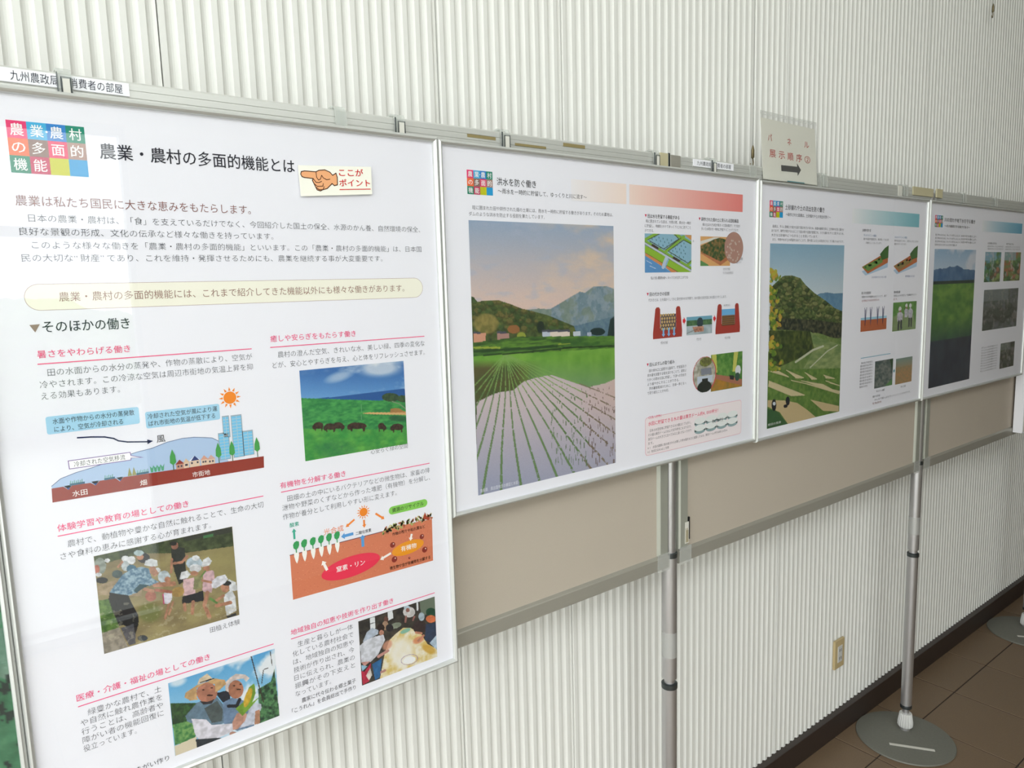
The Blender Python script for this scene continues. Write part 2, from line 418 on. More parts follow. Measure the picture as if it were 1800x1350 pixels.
class Sheet:
    """A printed sheet; millimetres from its top left corner, x to the right, y down."""
    def __init__(s, root, left, top, y=0.0, tilt=0.0):
        s.root, s.left, s.top, s.y, s.tilt = root, left, top, y, tilt
        s.v, s.f, s.c = [], [], []
    def pt(s, x, y, layer):
        return (s.left + x / 1000.0, s.y - layer * 0.00013 - s.tilt * y / 1000.0, s.top - y / 1000.0)
    def _add(s, pts, faces, col, layer):
        n = len(s.v)
        s.v += [s.pt(p[0], p[1], layer) for p in pts]
        s.f += [tuple(n + i for i in f) for f in faces]
        cc = s2l(np.array(col, dtype=float) / 255.0)
        if cc.ndim == 1: cc = np.tile(cc, (len(pts), 1))
        s.c.append(cc)
    def poly(s, pts, col, layer=2):
        a = sum(pts[i - 1][0] * pts[i][1] - pts[i][0] * pts[i - 1][1] for i in range(len(pts)))
        if a < 0: pts = pts[::-1]
        s._add(pts, [tuple(range(len(pts)))[::-1]], col, layer)
    def rect(s, x0, y0, x1, y1, col, layer=2): s.poly([(x0, y0), (x1, y0), (x1, y1), (x0, y1)], col, layer)
    def rrect(s, x0, y0, x1, y1, r, col, layer=2, n=6):
        p = []
        for cx, cy, a0 in ((x1 - r, y0 + r, -90), (x1 - r, y1 - r, 0), (x0 + r, y1 - r, 90), (x0 + r, y0 + r, 180)):
            for k in range(n + 1):
                a = math.radians(a0 + 90 * k / n); p.append((cx + r * math.cos(a), cy + r * math.sin(a)))
        s.poly(p, col, layer)
    def ell(s, cx, cy, rx, ry, col, layer=2, n=28, rot=0):
        c, d = math.cos(rot), math.sin(rot)
        s.poly([(cx + rx * math.cos(a) * c - ry * math.sin(a) * d, cy + rx * math.cos(a) * d + ry * math.sin(a) * c) for a in [2 * math.pi * k / n for k in range(n)]], col, layer)
    def line(s, pts, w_, col, layer=3):
        for a, b in zip(pts[:-1], pts[1:]):
            dx, dy = b[0] - a[0], b[1] - a[1]; L = math.hypot(dx, dy) or 1
            nx, ny = -dy / L * w_ / 2, dx / L * w_ / 2; ex, ey = dx / L * w_ * 0.3, dy / L * w_ * 0.3
            s.poly([(a[0] + nx - ex, a[1] + ny - ey), (b[0] + nx + ex, b[1] + ny + ey), (b[0] - nx + ex, b[1] - ny + ey), (a[0] - nx - ex, a[1] - ny - ey)], col, layer)
    def arrow(s, a, b, w_, head, col, layer=3):
        dx, dy = b[0] - a[0], b[1] - a[1]; L = math.hypot(dx, dy); ux, uy = dx / L, dy / L; nx, ny = -uy, ux
        m = (b[0] - ux * head, b[1] - uy * head)
        s.poly([(a[0] + nx * w_ / 2, a[1] + ny * w_ / 2), (m[0] + nx * w_ / 2, m[1] + ny * w_ / 2), (m[0] + nx * w_ * 1.1, m[1] + ny * w_ * 1.1), b,
                (m[0] - nx * w_ * 1.1, m[1] - ny * w_ * 1.1), (m[0] - nx * w_ / 2, m[1] - ny * w_ / 2), (a[0] - nx * w_ / 2, a[1] - ny * w_ / 2)], col, layer)
    def text(s, t, x0, yc, x1, size, col, wt=-0.010, layer=4, rot=0.0):
        """one line whose ink runs from x0 to x1, centred on yc, em size in mm"""
        v, f, zz = glyphs(t, wt)
        if len(v) == 0: return
        a, b = v[:, 0].min(), v[:, 0].max(); sx_ = (x1 - x0) / (b - a)
        X = x0 + (v[:, 0] - a) * sx_; Y = yc - (v[:, 1] - 0.38) * size
        if rot:
            c, d = math.cos(rot), math.sin(rot); cx = x0; X, Y = cx + (X - cx) * c - (Y - yc) * d, yc + (X - cx) * d + (Y - yc) * c
        n = len(s.v)
        s.v += [s.pt(p, q_, layer + z_) for p, q_, z_ in zip(X, Y, zz)]
        s.f += [tuple(n + i for i in g_) for g_ in f]
        s.c.append(np.tile(s2l(np.array(col, dtype=float) / 255.0), (len(v), 1)))
    def flush(s, name):
        if not s.v: return None
        o = link_mesh(name, s.v, s.f, 'ink', s.root, colors=np.concatenate(s.c))
        s.v, s.f, s.c = [], [], []
        return o

def homog(quad):
    (x0, y0), (x1, y1), (x2, y2), (x3, y3) = quad
    A = []; B = []
    for (u, v_), (x, y) in zip([(0, 0), (1, 0), (1, 1), (0, 1)], quad):
        A.append([u, v_, 1, 0, 0, 0, -u * x, -v_ * x]); B.append(x)
        A.append([0, 0, 0, u, v_, 1, -u * y, -v_ * y]); B.append(y)
    h = np.linalg.solve(np.array(A, float), np.array(B, float)); return h

def vnoise(X, Y, seed):
    rs = np.random.RandomState(seed); G = rs.rand(64, 64)
    xi, yi = np.floor(X).astype(int), np.floor(Y).astype(int); fx, fy = X - xi, Y - yi
    fx, fy = fx * fx * (3 - 2 * fx), fy * fy * (3 - 2 * fy)
    g = lambda i, j: G[i % 64, j % 64]
    return (g(xi, yi) * (1 - fx) + g(xi + 1, yi) * fx) * (1 - fy) + (g(xi, yi + 1) * (1 - fx) + g(xi + 1, yi + 1) * fx) * fy

class Pic:
    """a printed photograph: colours painted on a fine grid, in the artwork's own coordinates"""
    def __init__(s, sheet, x0, y0, x1, y1, res, quad=None):
        s.sh, s.b = sheet, (x0, y0, x1, y1)
        s.nx, s.ny = int((x1 - x0) * res) + 2, int((y1 - y0) * res) + 2
        U, V = np.meshgrid(np.linspace(0, 1, s.nx), np.linspace(0, 1, s.ny)); s.U, s.V = U, V
        s.quad = quad or [(0, 0), (1, 0), (1, 1), (0, 1)]
        h = homog(s.quad); d = h[6] * U + h[7] * V + 1
        s.X, s.Y = (h[0] * U + h[1] * V + h[2]) / d, (h[3] * U + h[4] * V + h[5]) / d
        s.C = np.zeros((s.ny, s.nx, 3)); s.mmx, s.mmy = U * (x1 - x0), V * (y1 - y0)
        s.sd = 1
    def noise(s, mm, oct=3, ax=1.0, ay=1.0):
        s.sd += 1; n = 0; a = 1; t = 0
        for k in range(oct):
            n = n + a * vnoise(s.mmx / mm * ax * 2 ** k + 7.3 * s.sd, s.mmy / mm * ay * 2 ** k + 3.1 * s.sd, s.sd * 13 + k); t += a; a *= 0.55
        return n / t
    def put(s, mask, col, col2=None, n=None, amt=1.0):
        c = np.array(col, float) / 255
        if col2 is not None:
            k = np.clip((n - 0.5) * 2.2 + 0.5, 0, 1)[..., None]; c = c * (1 - k) + np.array(col2, float) / 255 * k
        m = (mask.astype(float) * amt)[..., None]
        s.C = s.C * (1 - m) + c * m
    def all(s): return np.ones_like(s.U)
    def grad(s, c0, c1, t):
        t = np.clip(t, 0, 1)[..., None]; s.C = np.array(c0, float) / 255 * (1 - t) + np.array(c1, float) / 255 * t
    def poly(s, pts):
        m = np.zeros(s.X.shape, bool); j = len(pts) - 1
        for i in range(len(pts)):
            (xi, yi), (xj, yj) = pts[i], pts[j]
            if yi != yj:
                m ^= ((yi > s.Y) != (yj > s.Y)) & (s.X < (xj - xi) * (s.Y - yi) / (yj - yi) + xi)
            j = i
        return m
    def ell(s, cx, cy, rx, ry, rot=0, soft=0):
        c, d = math.cos(rot), math.sin(rot); dx, dy = s.X - cx, s.Y - cy
        q_ = ((dx * c + dy * d) / rx) ** 2 + ((-dx * d + dy * c) / ry) ** 2
        return np.clip((1.0 - q_) / soft, 0, 1) if soft else q_ < 1
    def line(s, pts, w_):
        m = np.zeros(s.X.shape, bool)
        for (ax, ay), (bx, by) in zip(pts[:-1], pts[1:]):
            L2 = (bx - ax) ** 2 + (by - ay) ** 2
            t = np.clip(((s.X - ax) * (bx - ax) + (s.Y - ay) * (by - ay)) / L2, 0, 1)
            m |= (s.X - ax - t * (bx - ax)) ** 2 + (s.Y - ay - t * (by - ay)) ** 2 < (w_ / 2) ** 2
        return m
    def crowns(s, region, n, size, cols, amt=.75):
        ys, xs = np.nonzero(region)
        rs = np.random.RandomState(n)
        for i in rs.randint(0, len(xs), n):
            cx, cy = s.X[ys[i], xs[i]], s.Y[ys[i], xs[i]]; r = size * rs.uniform(.5, 1.2); c = np.array(cols[rs.randint(len(cols))])
            s.put(s.ell(cx, cy + r * .25, r, r * .9) & region, c * .55, amt=amt); s.put(s.ell(cx - r * .1, cy - r * .15, r * .8, r * .62) & region, c, amt=amt)
    def done(s, layer=3, mask=None, name='printed_photo', parent=None):
        g_ = s.C.mean(-1, keepdims=True); s.C = (g_ + (s.C - g_) * 0.93) * 0.90 + 0.05  # lens haze put into the print colours: lower contrast, less saturation
        s.C = np.clip(s.C + (np.random.RandomState(5).rand(s.ny, s.nx, 1) - 0.5) * 0.02, 0, 1)
        x0, y0, x1, y1 = s.b; sh = s.sh
        X = sh.left + (x0 + s.mmx) / 1000; Y = sh.y - layer * 0.00013 - sh.tilt * (y0 + s.mmy) / 1000; Z = sh.top - (y0 + s.mmy) / 1000
        V = np.stack([X, np.broadcast_to(Y, X.shape), Z], -1).reshape(-1, 3) - np.array(root_of(sh.root).location)
        i = np.arange((s.ny - 1) * (s.nx - 1)); r_ = i // (s.nx - 1); c_ = i % (s.nx - 1); a = r_ * s.nx + c_
        if mask is not None: a = a[mask[:-1, :-1].ravel()]
        F = np.stack([a, a + s.nx, a + s.nx + 1, a + 1], 1).astype(np.int32)
        me = bpy.data.meshes.new(name); me.vertices.add(len(V)); me.vertices.foreach_set('co', V.ravel())
        me.loops.add(len(F) * 4); me.loops.foreach_set('vertex_index', F.ravel())
        me.polygons.add(len(F)); me.polygons.foreach_set('loop_start', np.arange(len(F), dtype=np.int32) * 4)
        me.update(calc_edges=True)
        ca = me.color_attributes.new('Col', 'FLOAT_COLOR', 'POINT')
        c = np.ones((len(V), 4)); c[:, :3] = s2l(s.C.reshape(-1, 3)); ca.data.foreach_set('color', c.ravel())
        me.materials.append(M['ink']); me.validate()
        o = bpy.data.objects.new(name, me); COL.objects.link(o); o.parent = sh.root
        return o

FW = 0.0093
def poster(left, top, w_, h_, label, loc_y=0.0):
    t = thing('framed_poster', label, 'poster', (left + w_ / 2, 0.0, FZ + top - h_), 'framed poster panels in a row')
    L, R, T, B = left, left + w_, FZ + top, FZ + top - h_
    prof = [(0.0, 0.018), (0.0, -0.0045), (0.0014, -0.0072), (0.0046, -0.0090), (0.0078, -0.0072), (FW, -0.0045), (FW, 0.018)]
    def side(a, b, out):
        vs = []
        for (px, pz), e in ((a, -1), (b, 1)):
            for d, y in prof:
                dirx, dirz = (b[0] - a[0]), (b[1] - a[1]); Ln = math.hypot(dirx, dirz)
                vs.append((px + out[0] * d + e * dirx / Ln * d, y, pz + out[1] * d + e * dirz / Ln * d))
        n = len(prof)
        o = link_mesh('frame_rail', vs, [(i, i + 1, n + i + 1, n + i) for i in range(n - 1)] + [(n - 1, 0, n, 2 * n - 1)], 'alu', t)
        for p in o.data.polygons: p.use_smooth = True
        try: o.data.set_sharp_from_angle(angle=math.radians(50))
        except Exception: pass
    side((L, T), (R, T), (0, 1)); side((R, T), (R, B), (1, 0)); side((R, B), (L, B), (0, -1)); side((L, B), (L, T), (-1, 0))
    box('poster_sheet', L - 0.001, R + 0.001, 0.0, 0.002, B - 0.001, T + 0.001, 'paper', t)
    box('backing_board', L - 0.001, R + 0.001, 0.004, 0.016, B - 0.001, T + 0.001, 'pad', t)
    vs = [(L, -0.0032, B), (R, -0.0032, B), (R, -0.0032, T), (L, -0.0032, T)]
    o = link_mesh('clear_cover', vs, [(0, 1, 2, 3)], 'cover', t); o['label'] = 'clear shiny cover sheet'
    return t, Sheet(t, L, T)

INK = (44, 46, 56); GREY = (60, 62, 72); PINK = (240, 92, 140)
LOGO = [[(232, 62, 118), (70, 176, 222), (50, 132, 206), (30, 140, 116)], [(240, 112, 66), (140, 112, 104), (226, 70, 112), (172, 138, 128)],
        [(36, 136, 110), (196, 60, 100), (196, 198, 30), (30, 156, 214)]]
LT = [['農', '業', '農', '村'], ['の', '多', '面', '的'], ['機', '能', '', '']]
def logo(sh, x0, y0, x1, y1):
    cw, ch = (x1 - x0) / 4, (y1 - y0) / 3
    for r in range(3):
        for c in range(4):
            sh.rect(x0 + c * cw, y0 + r * ch, x0 + (c + 1) * cw, y0 + (r + 1) * ch, LOGO[r][c], 2)
            if LT[r][c]:
                sh.text(LT[r][c], x0 + (c + .16) * cw, y0 + (r + .5) * ch, x0 + (c + .84) * cw, min(cw, ch) * 0.76, (250, 250, 250), 0.012, 4)
    sh.ell(x0 + 2.0 * cw, y0 + .5 * ch, cw * .06, cw * .06, (250, 250, 250), 4, 10)
    sh.flush('printed_logo')
def sun(sh, cx, cy, r, R, n, col=(244, 140, 40), ry=1.0):
    for k in range(n):
        a = 2 * math.pi * k / n; d = math.pi / n * 0.62
        sh.poly([(cx + R * math.cos(a), cy + R * math.sin(a) * ry), (cx + r * 1.14 * math.cos(a + d), cy + r * 1.14 * math.sin(a + d) * ry), (cx + r * 1.14 * math.cos(a - d), cy + r * 1.14 * math.sin(a - d) * ry)], col, 3)
    sh.ell(cx, cy, r, r * ry, col, 3)

# ---------------- poster 1 (nearest, full)
p1, s = poster(-0.7110, 0.0028, 0.7110, 1.0221, 'tall white framed poster with orange sun diagrams and small photos, nearest the camera')
logo(s, 51.4, 34, 142.0, 102)
s.text('農業・農村の多面的機能とは', 158.5, 64.5, 443, 23.5, (26, 28, 46), 0.008)
s.flush('printed_heading')
s.text('そのほかの働き', 66.6, 309, 175.5, 18, (26, 30, 56), 0.005)
s.poly([(51.8, 305.5), (64, 305), (57.6, 316)], (150, 128, 118), 3); s.flush('printed_heading')
for t, x0, x1, y, ry_, rx0, rx1 in (('暑さをやわらげる働き', 56.6, 173, 346.5, 360, 56, 350.5), ('癒しや安らぎをもたらす働き', 382, 535.5, 346, 360, 381, 676.5),
    ('体験学習や教育の場としての働き', 57, 234, 596, 607.5, 56.5, 351.5), ('有機物を分解する働き', 380.5, 500.5, 595.5, 607, 381.5, 675.5),
    ('医療・介護・福祉の場としての働き', 56.8, 245.7, 856, 869.5, 57.5, 350), ('地域独自の知恵や技術を作り出す働き', 380.9, 582, 859.4, 871, 380.5, 674.2)):
    s.text(t, x0, y, x1, 11.8, PINK, 0.006); s.rect(rx0, ry_ - .75, rx1, ry_ + .75, PINK, 3); s.flush('printed_heading')
s.text('農業は私たち国民に大きな恵みをもたらします。', 52, 138, 365.5, 15.5, (142, 96, 92), -0.004)
B = lambda t, x0, y, x1, z=11.6, c=GREY, wt=-0.013: s.text(t, x0, y, x1, z, c, wt)
B('日本の農業・農村は、「食」を支えているだけでなく、今回紹介した国土の保全、水源のかん養、自然環境の保全、', 64.5, 161, 677)
B('良好な景観の形成、文化の伝承など様々な働きを持っています。', 52.5, 179, 399)
B('このような様々な働きを「農業・農村の多面的機能」といいます。この「農業・農村の多面的機能」は、日本国', 65, 197, 678)
B('民の大切な“財産”であり、これを維持・発揮させるためにも、農業を継続する事が大変重要です。', 51.5, 214.5, 596)
s.rrect(49.5, 250, 677.7, 286.4, 18, (176, 148, 140), 1, 10); s.rrect(50.1, 250.6, 677.1, 285.8, 17.5, (246, 244, 230), 2, 10)
B('農業・農村の多面的機能には、これまで紹介してきた機能以外にも様々な働きがあります。', 90, 268.2, 638, 14.2, (148, 108, 96), -0.004)
B('田の水面からの水分の蒸発や、作物の蒸散により、空気が', 66.6, 372.5, 350); B('冷やされます。この冷涼な空気は周辺市街地の気温上昇を抑', 55.8, 389, 350); B('える効果もあります。', 56.2, 405, 154)
B('農村の澄んだ空気、きれいな水、美しい緑、四季の変化な', 392.7, 373, 676); B('どが、安心とやすらぎを与え、心と体をリフレッシュさせます。', 382.8, 390, 675.5)
B('農村で、動植物や豊かな自然に触れることで、生命の大切', 67.4, 621.5, 350.3); B('さや食料の恵みに感謝する心が育まれます。', 57, 638, 264.5)
B('田畑の土の中にいるバクテリアなどの微生物は、家畜の排', 391.7, 620.3, 675); B('泄物や野菜のくずなどから作った堆肥（有機物）を分解し、', 381.8, 635, 675); B('作物が養分として利用しやすい形に変えます。', 381.7, 651, 601)
for k, t in enumerate(['緑豊かな農村で、土', 'や自然に触れ農作業を', '行うことは、高齢者や', '障がい者の機能回復に', '役立っています。']):
    B(t, (69 if k == 0 else 58.5), 883 + k * 13.6, (130 if k == 4 else 170))
for k, t in enumerate(['生産と暮らしが一体', '化している農村社会で', 'は、地域独自の知恵や', '技術が作り出され、今', '日に伝えられ、農業の', '振興がその下支えと', 'なっています。']):
    B(t, (391.7 if k == 0 else 381.5), 884.5 + k * 15.0, (448 if k == 6 else 496.5))
B('心安らぐ緑の空間', 552, 564.5, 629, 10.5, INK); B('田植え体験', 249.5, 812, 297, 10.5, INK)
B('農家に代々伝わる郷土菓子', 391.7, 990.5, 496, 9.8, INK, -0.004); B('「こうれん」を会員総出で手作り', 373, 1003.5, 495, 9.8, INK, -0.004)
B('生きがい作り', 112, 1001.5, 171.5, 10.5, INK, -0.004)
s.flush('printed_text')
# cooling diagram
s.rrect(58, 434.5, 176.5, 459.8, 3, (168, 214, 240), 2); s.rrect(184.5, 443.7, 292.5, 469, 3, (168, 214, 240), 2)
B('水面や作物からの水分の蒸発散', 66, 442, 170, 9, INK, -.002); B('により、空気が冷却される', 67, 453.5, 154, 9, INK, -.002)
B('冷却された空気が風により運', 187.5, 451, 289, 9, INK, -.002); B('ばれ市街地の気温が低下する', 188, 462, 285, 9, INK, -.002)
s.line([(93.8, 469.4), (110.9, 470.8), (128.2, 473.4), (139.7, 477.4), (145.3, 481.7), (157.2, 485.3), (185.8, 489.3)], 2.0, (28, 40, 84))
s.poly([(184, 485.6), (192, 489), (184, 492.8)], (28, 40, 84), 3); B('風', 197, 487, 209, 13, (20, 20, 26), 0)
mt = [(56.1, 533.8), (68.0, 525.0), (87.3, 519.6), (106.7, 516.3), (126.7, 511.8), (147.1, 507.2), (168.0, 502.6), (189.1, 500.1), (211.0, 494.0), (233.2, 491.4), (250.9, 492.1), (266.4, 494.9), (277.9, 497.4), (286.8, 503.7)]
s.poly(mt + [(300, 540), (56, 540)], (176, 200, 232), 2); s.line(mt, .8, (70, 90, 140), 3)
s.poly([(79.0, 500.6), (159.6, 500.9), (160.4, 506.4), (177.5, 512.3), (160.2, 510.4), (159.8, 513.6), (79.4, 513.4)], (120, 80, 160), 4)
s.poly([(80.0, 501.6), (158.8, 501.9), (159.5, 507), (172, 511.4), (159.3, 509.6), (158.9, 512.6), (80.4, 512.4)], (250, 250, 252), 5)
B('冷却された空気移流', 86, 507.2, 152, 8.6, INK, -.002, ) if False else s.text('冷却された空気移流', 86, 507.2, 152, 8.6, INK, -.002, 6)
gr = [(55.8, 537.1), (70, 537.1), (76, 543), (81, 537), (104, 538), (110, 543), (116, 537), (137, 537.4), (142, 543), (147, 537.4), (357, 540.2), (356.1, 559.6), (55, 557.4)]
s.poly(gr, (150, 56, 46), 3)
for a, b_ in ((71, 81), (105, 115.5), (138, 147)): s.poly([(a, 536.5), (b_, 536.5), ((a + b_) / 2, 543)], (40, 84, 160), 2)
for a, b_ in ((78, 97), (122, 136), (165, 182)):
    s.rect(a, 534.5, b_, 537.5, (60, 110, 140), 4)
    for k in range(int((b_ - a) / 2.4)): s.line([(a + 1 + k * 2.4, 536), (a + 1.6 + k * 2.4, 530.5 + (k % 2))], .7, (70, 160, 110), 4)
for k in range(2): s.poly([(153 + k * 6, 537), (156 + k * 6, 524), (159 + k * 6, 537)], (150, 150, 90), 4)
for k in range(4): s.poly([(185 + k * 5, 537), (184 + k * 5, 527), (187 + k * 5, 531), (189.5 + k * 5, 526), (188 + k * 5, 537)], (90, 170, 130), 4)
for x in (217, 285.2, 306.5, 347): s.poly([(x - 4.4, 527), (x - 3.8, 517), (x, 506), (x + 3.8, 516), (x + 4.4, 527), (x, 531)], (70, 160, 80), 8); s.rect(x - .6, 528, x + .6, 539.5, (60, 100, 60), 7)
for x0, y0, x1, c in ((221, 526, 232, (150, 60, 50)), (232, 525.5, 240, (220, 190, 160)), (241, 524, 256, (240, 240, 250)), (258, 525, 268, (214, 160, 140)), (268, 526, 279, (210, 170, 160))):
    s.rect(x0, y0 + 4, x1, 539, (226, 200, 176) if c[0] > 200 else (200, 150, 130), 4); s.poly([(x0 - 1, y0 + 5), ((x0 + x1) / 2, y0 - 2), (x1 + 1, y0 + 5)], c, 5)
    s.rect(x0 + 2, y0 + 7, x0 + 4.5, y0 + 10, (70, 70, 90), 5); s.rect(x1 - 4.5, y0 + 7, x1 - 2, y0 + 10, (70, 70, 90), 5)
s.poly([(243, 529), (249, 521.5), (255.5, 529)], (40, 60, 120), 6)
for x0, y0, x1, y1 in ((295, 464.3, 306, 500), (286.9, 491, 304, 535.6), (308.7, 464.9, 325.8, 535), (324.9, 493, 342, 534.5)):
    s.rect(x0, y0, x1, y1, (160, 176, 190), 4); s.rect(x0 + 1.2, y0 + 2.2, x1 - 1.2, y1 - 1, (120, 196, 234), 5)
    k = 0
    while y0 + 6 + 5 * k < y1 - 2: s.rect(x0 + 1.2, y0 + 6 + 5 * k, x1 - 1.2, y0 + 6.8 + 5 * k, (196, 214, 224), 6); k += 1
    s.rect((x0 + x1) / 2 - .4, y0 + 2, (x0 + x1) / 2 + .4, y1 - 1, (196, 214, 224), 6)
sun(s, 310, 436, 10, 17.5, 12)
s.text('水田', 80, 549.8, 99, 9.5, (250, 246, 244), .004, 5); s.text('畑', 168.5, 550.5, 178, 9.5, (250, 246, 244), .004, 5); s.text('市街地', 243.5, 551.5, 270, 9.5, (250, 246, 244), .004, 5)
s.flush('printed_diagram')
# compost cycle diagram
s.poly([(389.2, 720.6), (566.9, 719.6), (573.2, 716), (675.4, 719), (673.8, 804), (389.2, 801.4)], (216, 128, 96), 2)
for k in range(420):
    x, y = random.uniform(391, 672), random.uniform(724, 799); s.rect(x, y, x + random.uniform(1, 3), y + .8, random.choice([(228, 150, 112), (196, 108, 80), (224, 140, 104)]), 3)
s.line([(389, 720.6), (567, 719.6)], 1.2, (90, 50, 80), 4)
for x in (400.8, 415.2, 431.0, 446.2, 461.2, 476.4):
    y = 719
    s.poly([(x - 4.3, y - 1), (x + 4.3, y - 1), (x + 4.2, y + 6), (x + 2, y + 15), (x - .2, y + 19.5), (x - 2.4, y + 15), (x - 4.4, y + 6)], (250, 248, 244), 5)
    s.poly([(x - .8, y), (x - 1, y - 6), (x - 4.6, y - 9), (x - 5.2, y - 15), (x - 3, y - 19), (x + 1, y - 21), (x + 5.6, y - 19), (x + 5.6, y - 13), (x + 3.6, y - 8), (x + .8, y - 6), (x + .8, y)], (56, 160, 92), 6)
s.text('酸素', 392.4, 668, 408.8, 8.6, (60, 176, 150), .012); s.arrow((399.2, 694), (399.2, 675), 3.6, 6, (60, 176, 150))
s.text('光合成', 452.3, 694.5, 490.3, 12.5, (240, 140, 92), .0)
sun(s, 531, 674, 8, 14, 14); OR = (246, 140, 60)
s.arrow((512.3, 684), (494.5, 694.5), 3.6, 6, OR); s.arrow((531, 689), (531, 704), 3.6, 6, OR); s.arrow((554.9, 682), (572.5, 696.5), 3.6, 6, OR)
s.text('二酸化炭素', 513, 711, 544.5, 7.2, INK, .008); BL = (92, 160, 222)
s.arrow((508.6, 709.9), (484.5, 710.2), 5.4, 7, BL); s.arrow((526, 739), (526, 716.5), 5.6, 6, BL, 5)
s.rrect(582.6, 676, 666.6, 691.4, 7.6, (138, 208, 92), 3, 8); s.text('資源のリサイクル', 589.5, 683.6, 658, 9, (20, 40, 20), .006, 5)
for k in range(90):
    u = random.random(); x = 568 + u * 107; y = 722 - 6 * math.sin(u * 2.2) + random.uniform(-8, 4); a = random.uniform(0, 3)
    s.ell(x, y, random.uniform(2, 5), random.uniform(1.2, 2.4), random.choice([(176, 182, 110), (206, 190, 130), (180, 110, 80), (224, 214, 160), (150, 166, 96), (200, 140, 100)]), 4, 8, a)
s.poly([(655, 714), (660, 702), (664, 712), (672, 716), (668, 720)], (170, 70, 50), 5)
s.text('作物の残りや枯れ葉など', 587, 730, 659, 7.4, (40, 20, 16), .008, 6); s.text('微生物や虫が有機物を分解する', 578.2, 795, 667.6, 7.8, (40, 20, 16), .010, 6)
s.ell(501, 770.3, 58, 19.5, (236, 58, 88), 5, 48, rot=math.radians(-3)); s.text('窒素・リン', 471.5, 768.5, 528, 11.5, (252, 246, 246), .014, 7)
s.ell(619.5, 763.8, 35, 13, (238, 156, 40), 5, 40, rot=math.radians(-4)); s.text('有機物', 603.6, 763, 637.8, 11.5, (252, 248, 240), .012, 7)
for x, y, r_ in ((586.8, 750.4, 5.5), (650.9, 749.3, 5), (655.9, 777, 6), (589, 779.5, 6), (621.2, 785, 2.4)):
    s.ell(x, y, r_, r_, (142, 56, 48), 4, 16); s.ell(x + r_ * .3, y - r_ * .3, r_ * .22, r_ * .22, (240, 220, 210), 5, 8)
WH = (250, 246, 242)
s.arrow((454.3, 765), (446.5, 745.5), 5, 7, WH, 6); s.arrow((582.2, 765.5), (559.1, 772.5), 4.4, 6.5, WH, 6); s.arrow((628.6, 738.5), (624.8, 751.5), 4.4, 6, WH, 7)
s.flush('printed_diagram')

# cows on a seaside meadow
p = Pic(s, 427.8, 403, 629, 561, 1.0, [(40, 228), (1342, 100), (1388, 1062), (108, 1278)])
hor = 545 - (p.X - 65) * 0.085
p.grad((36, 96, 176), (96, 160, 224), (p.Y - 150) / 400)
n = p.noise(60, 4, 1, 2.2); n2 = p.noise(24, 4, 1, 1.8)
cl = np.clip((n * .7 + n2 * .3 - .47) * 5, 0, 1) * np.clip((p.X - 150) / 500, .25, 1) * np.clip((560 - p.Y) / 260, 0, 1)
p.put(p.all(), (214, 226, 240), amt=cl * .95)
p.put(p.ell(1050, 190, 360, 130, -.05, .8), (236, 240, 246), amt=.75 * p.ell(1050, 190, 360, 130, -.05, .8)); p.put(p.all(), (220, 230, 242), amt=.6 * p.ell(540, 290, 220, 70, -.3, .9))
p.put((p.Y > 545 - (p.X - 300) * .115) & (p.X > 250), (26, 84, 160))
g = p.noise(10, 4, 1, 2.5); meadow = p.Y > np.where(p.X < 1050, 545 + (p.X - 65) * .02, 560 + 0 * p.X)
p.put(meadow, (26, 124, 60), (66, 168, 76), g)
p.put(meadow & (p.Y > 900), (44, 150, 52), (112, 190, 60), p.noise(16, 4), .6)
p.put(meadow, (30, 96, 70), amt=.55 * p.ell(480, 1130, 300, 120, 0, .8) * p.noise(4, 3))
p.put(p.ell(1180, 525, 110, 50) | p.ell(1330, 540, 70, 40), (34, 60, 44), (60, 90, 50), p.noise(4, 3)); p.put(p.line([(1200, 575), (1290, 600), (1365, 655)], 14), (120, 150, 110))
p.put(p.ell(1270, 770, 150, 45, 0, .6), (24, 78, 50), amt=.7 * p.ell(1270, 770, 150, 45, 0, .6))
p.put(p.poly([(820, 715), (900, 702), (1190, 700), (1372, 690), (1372, 728), (1100, 726), (900, 722)]), (222, 176, 110)); p.put(p.poly([(1170, 705), (1180, 655), (1280, 650), (1372, 700)]), (200, 116, 64), amt=.8)
p.put(p.line([(812, 610), (812, 790)], 5), (120, 180, 130), amt=.8)
for cx, cy, rx, hd in ((275, 860, 62, -1), (420, 872, 70, -1), (520, 858, 64, 1), (760, 860, 118, -1), (1062, 862, 42, 1), (1262, 868, 76, -1)):
    p.put(p.ell(cx, cy, rx, 38) | p.ell(cx + hd * rx * .85, cy + 18, 26, 30) | p.poly([(cx - rx * .8, cy), (cx - rx * .7, cy + 66), (cx - rx * .55, cy + 66), (cx - rx * .45, cy + 20)]) | p.poly([(cx + rx * .5, cy), (cx + rx * .6, cy + 66), (cx + rx * .8, cy + 60), (cx + rx * .9, cy)]), (38, 26, 24), (70, 44, 36), p.noise(3, 2))
p.done()
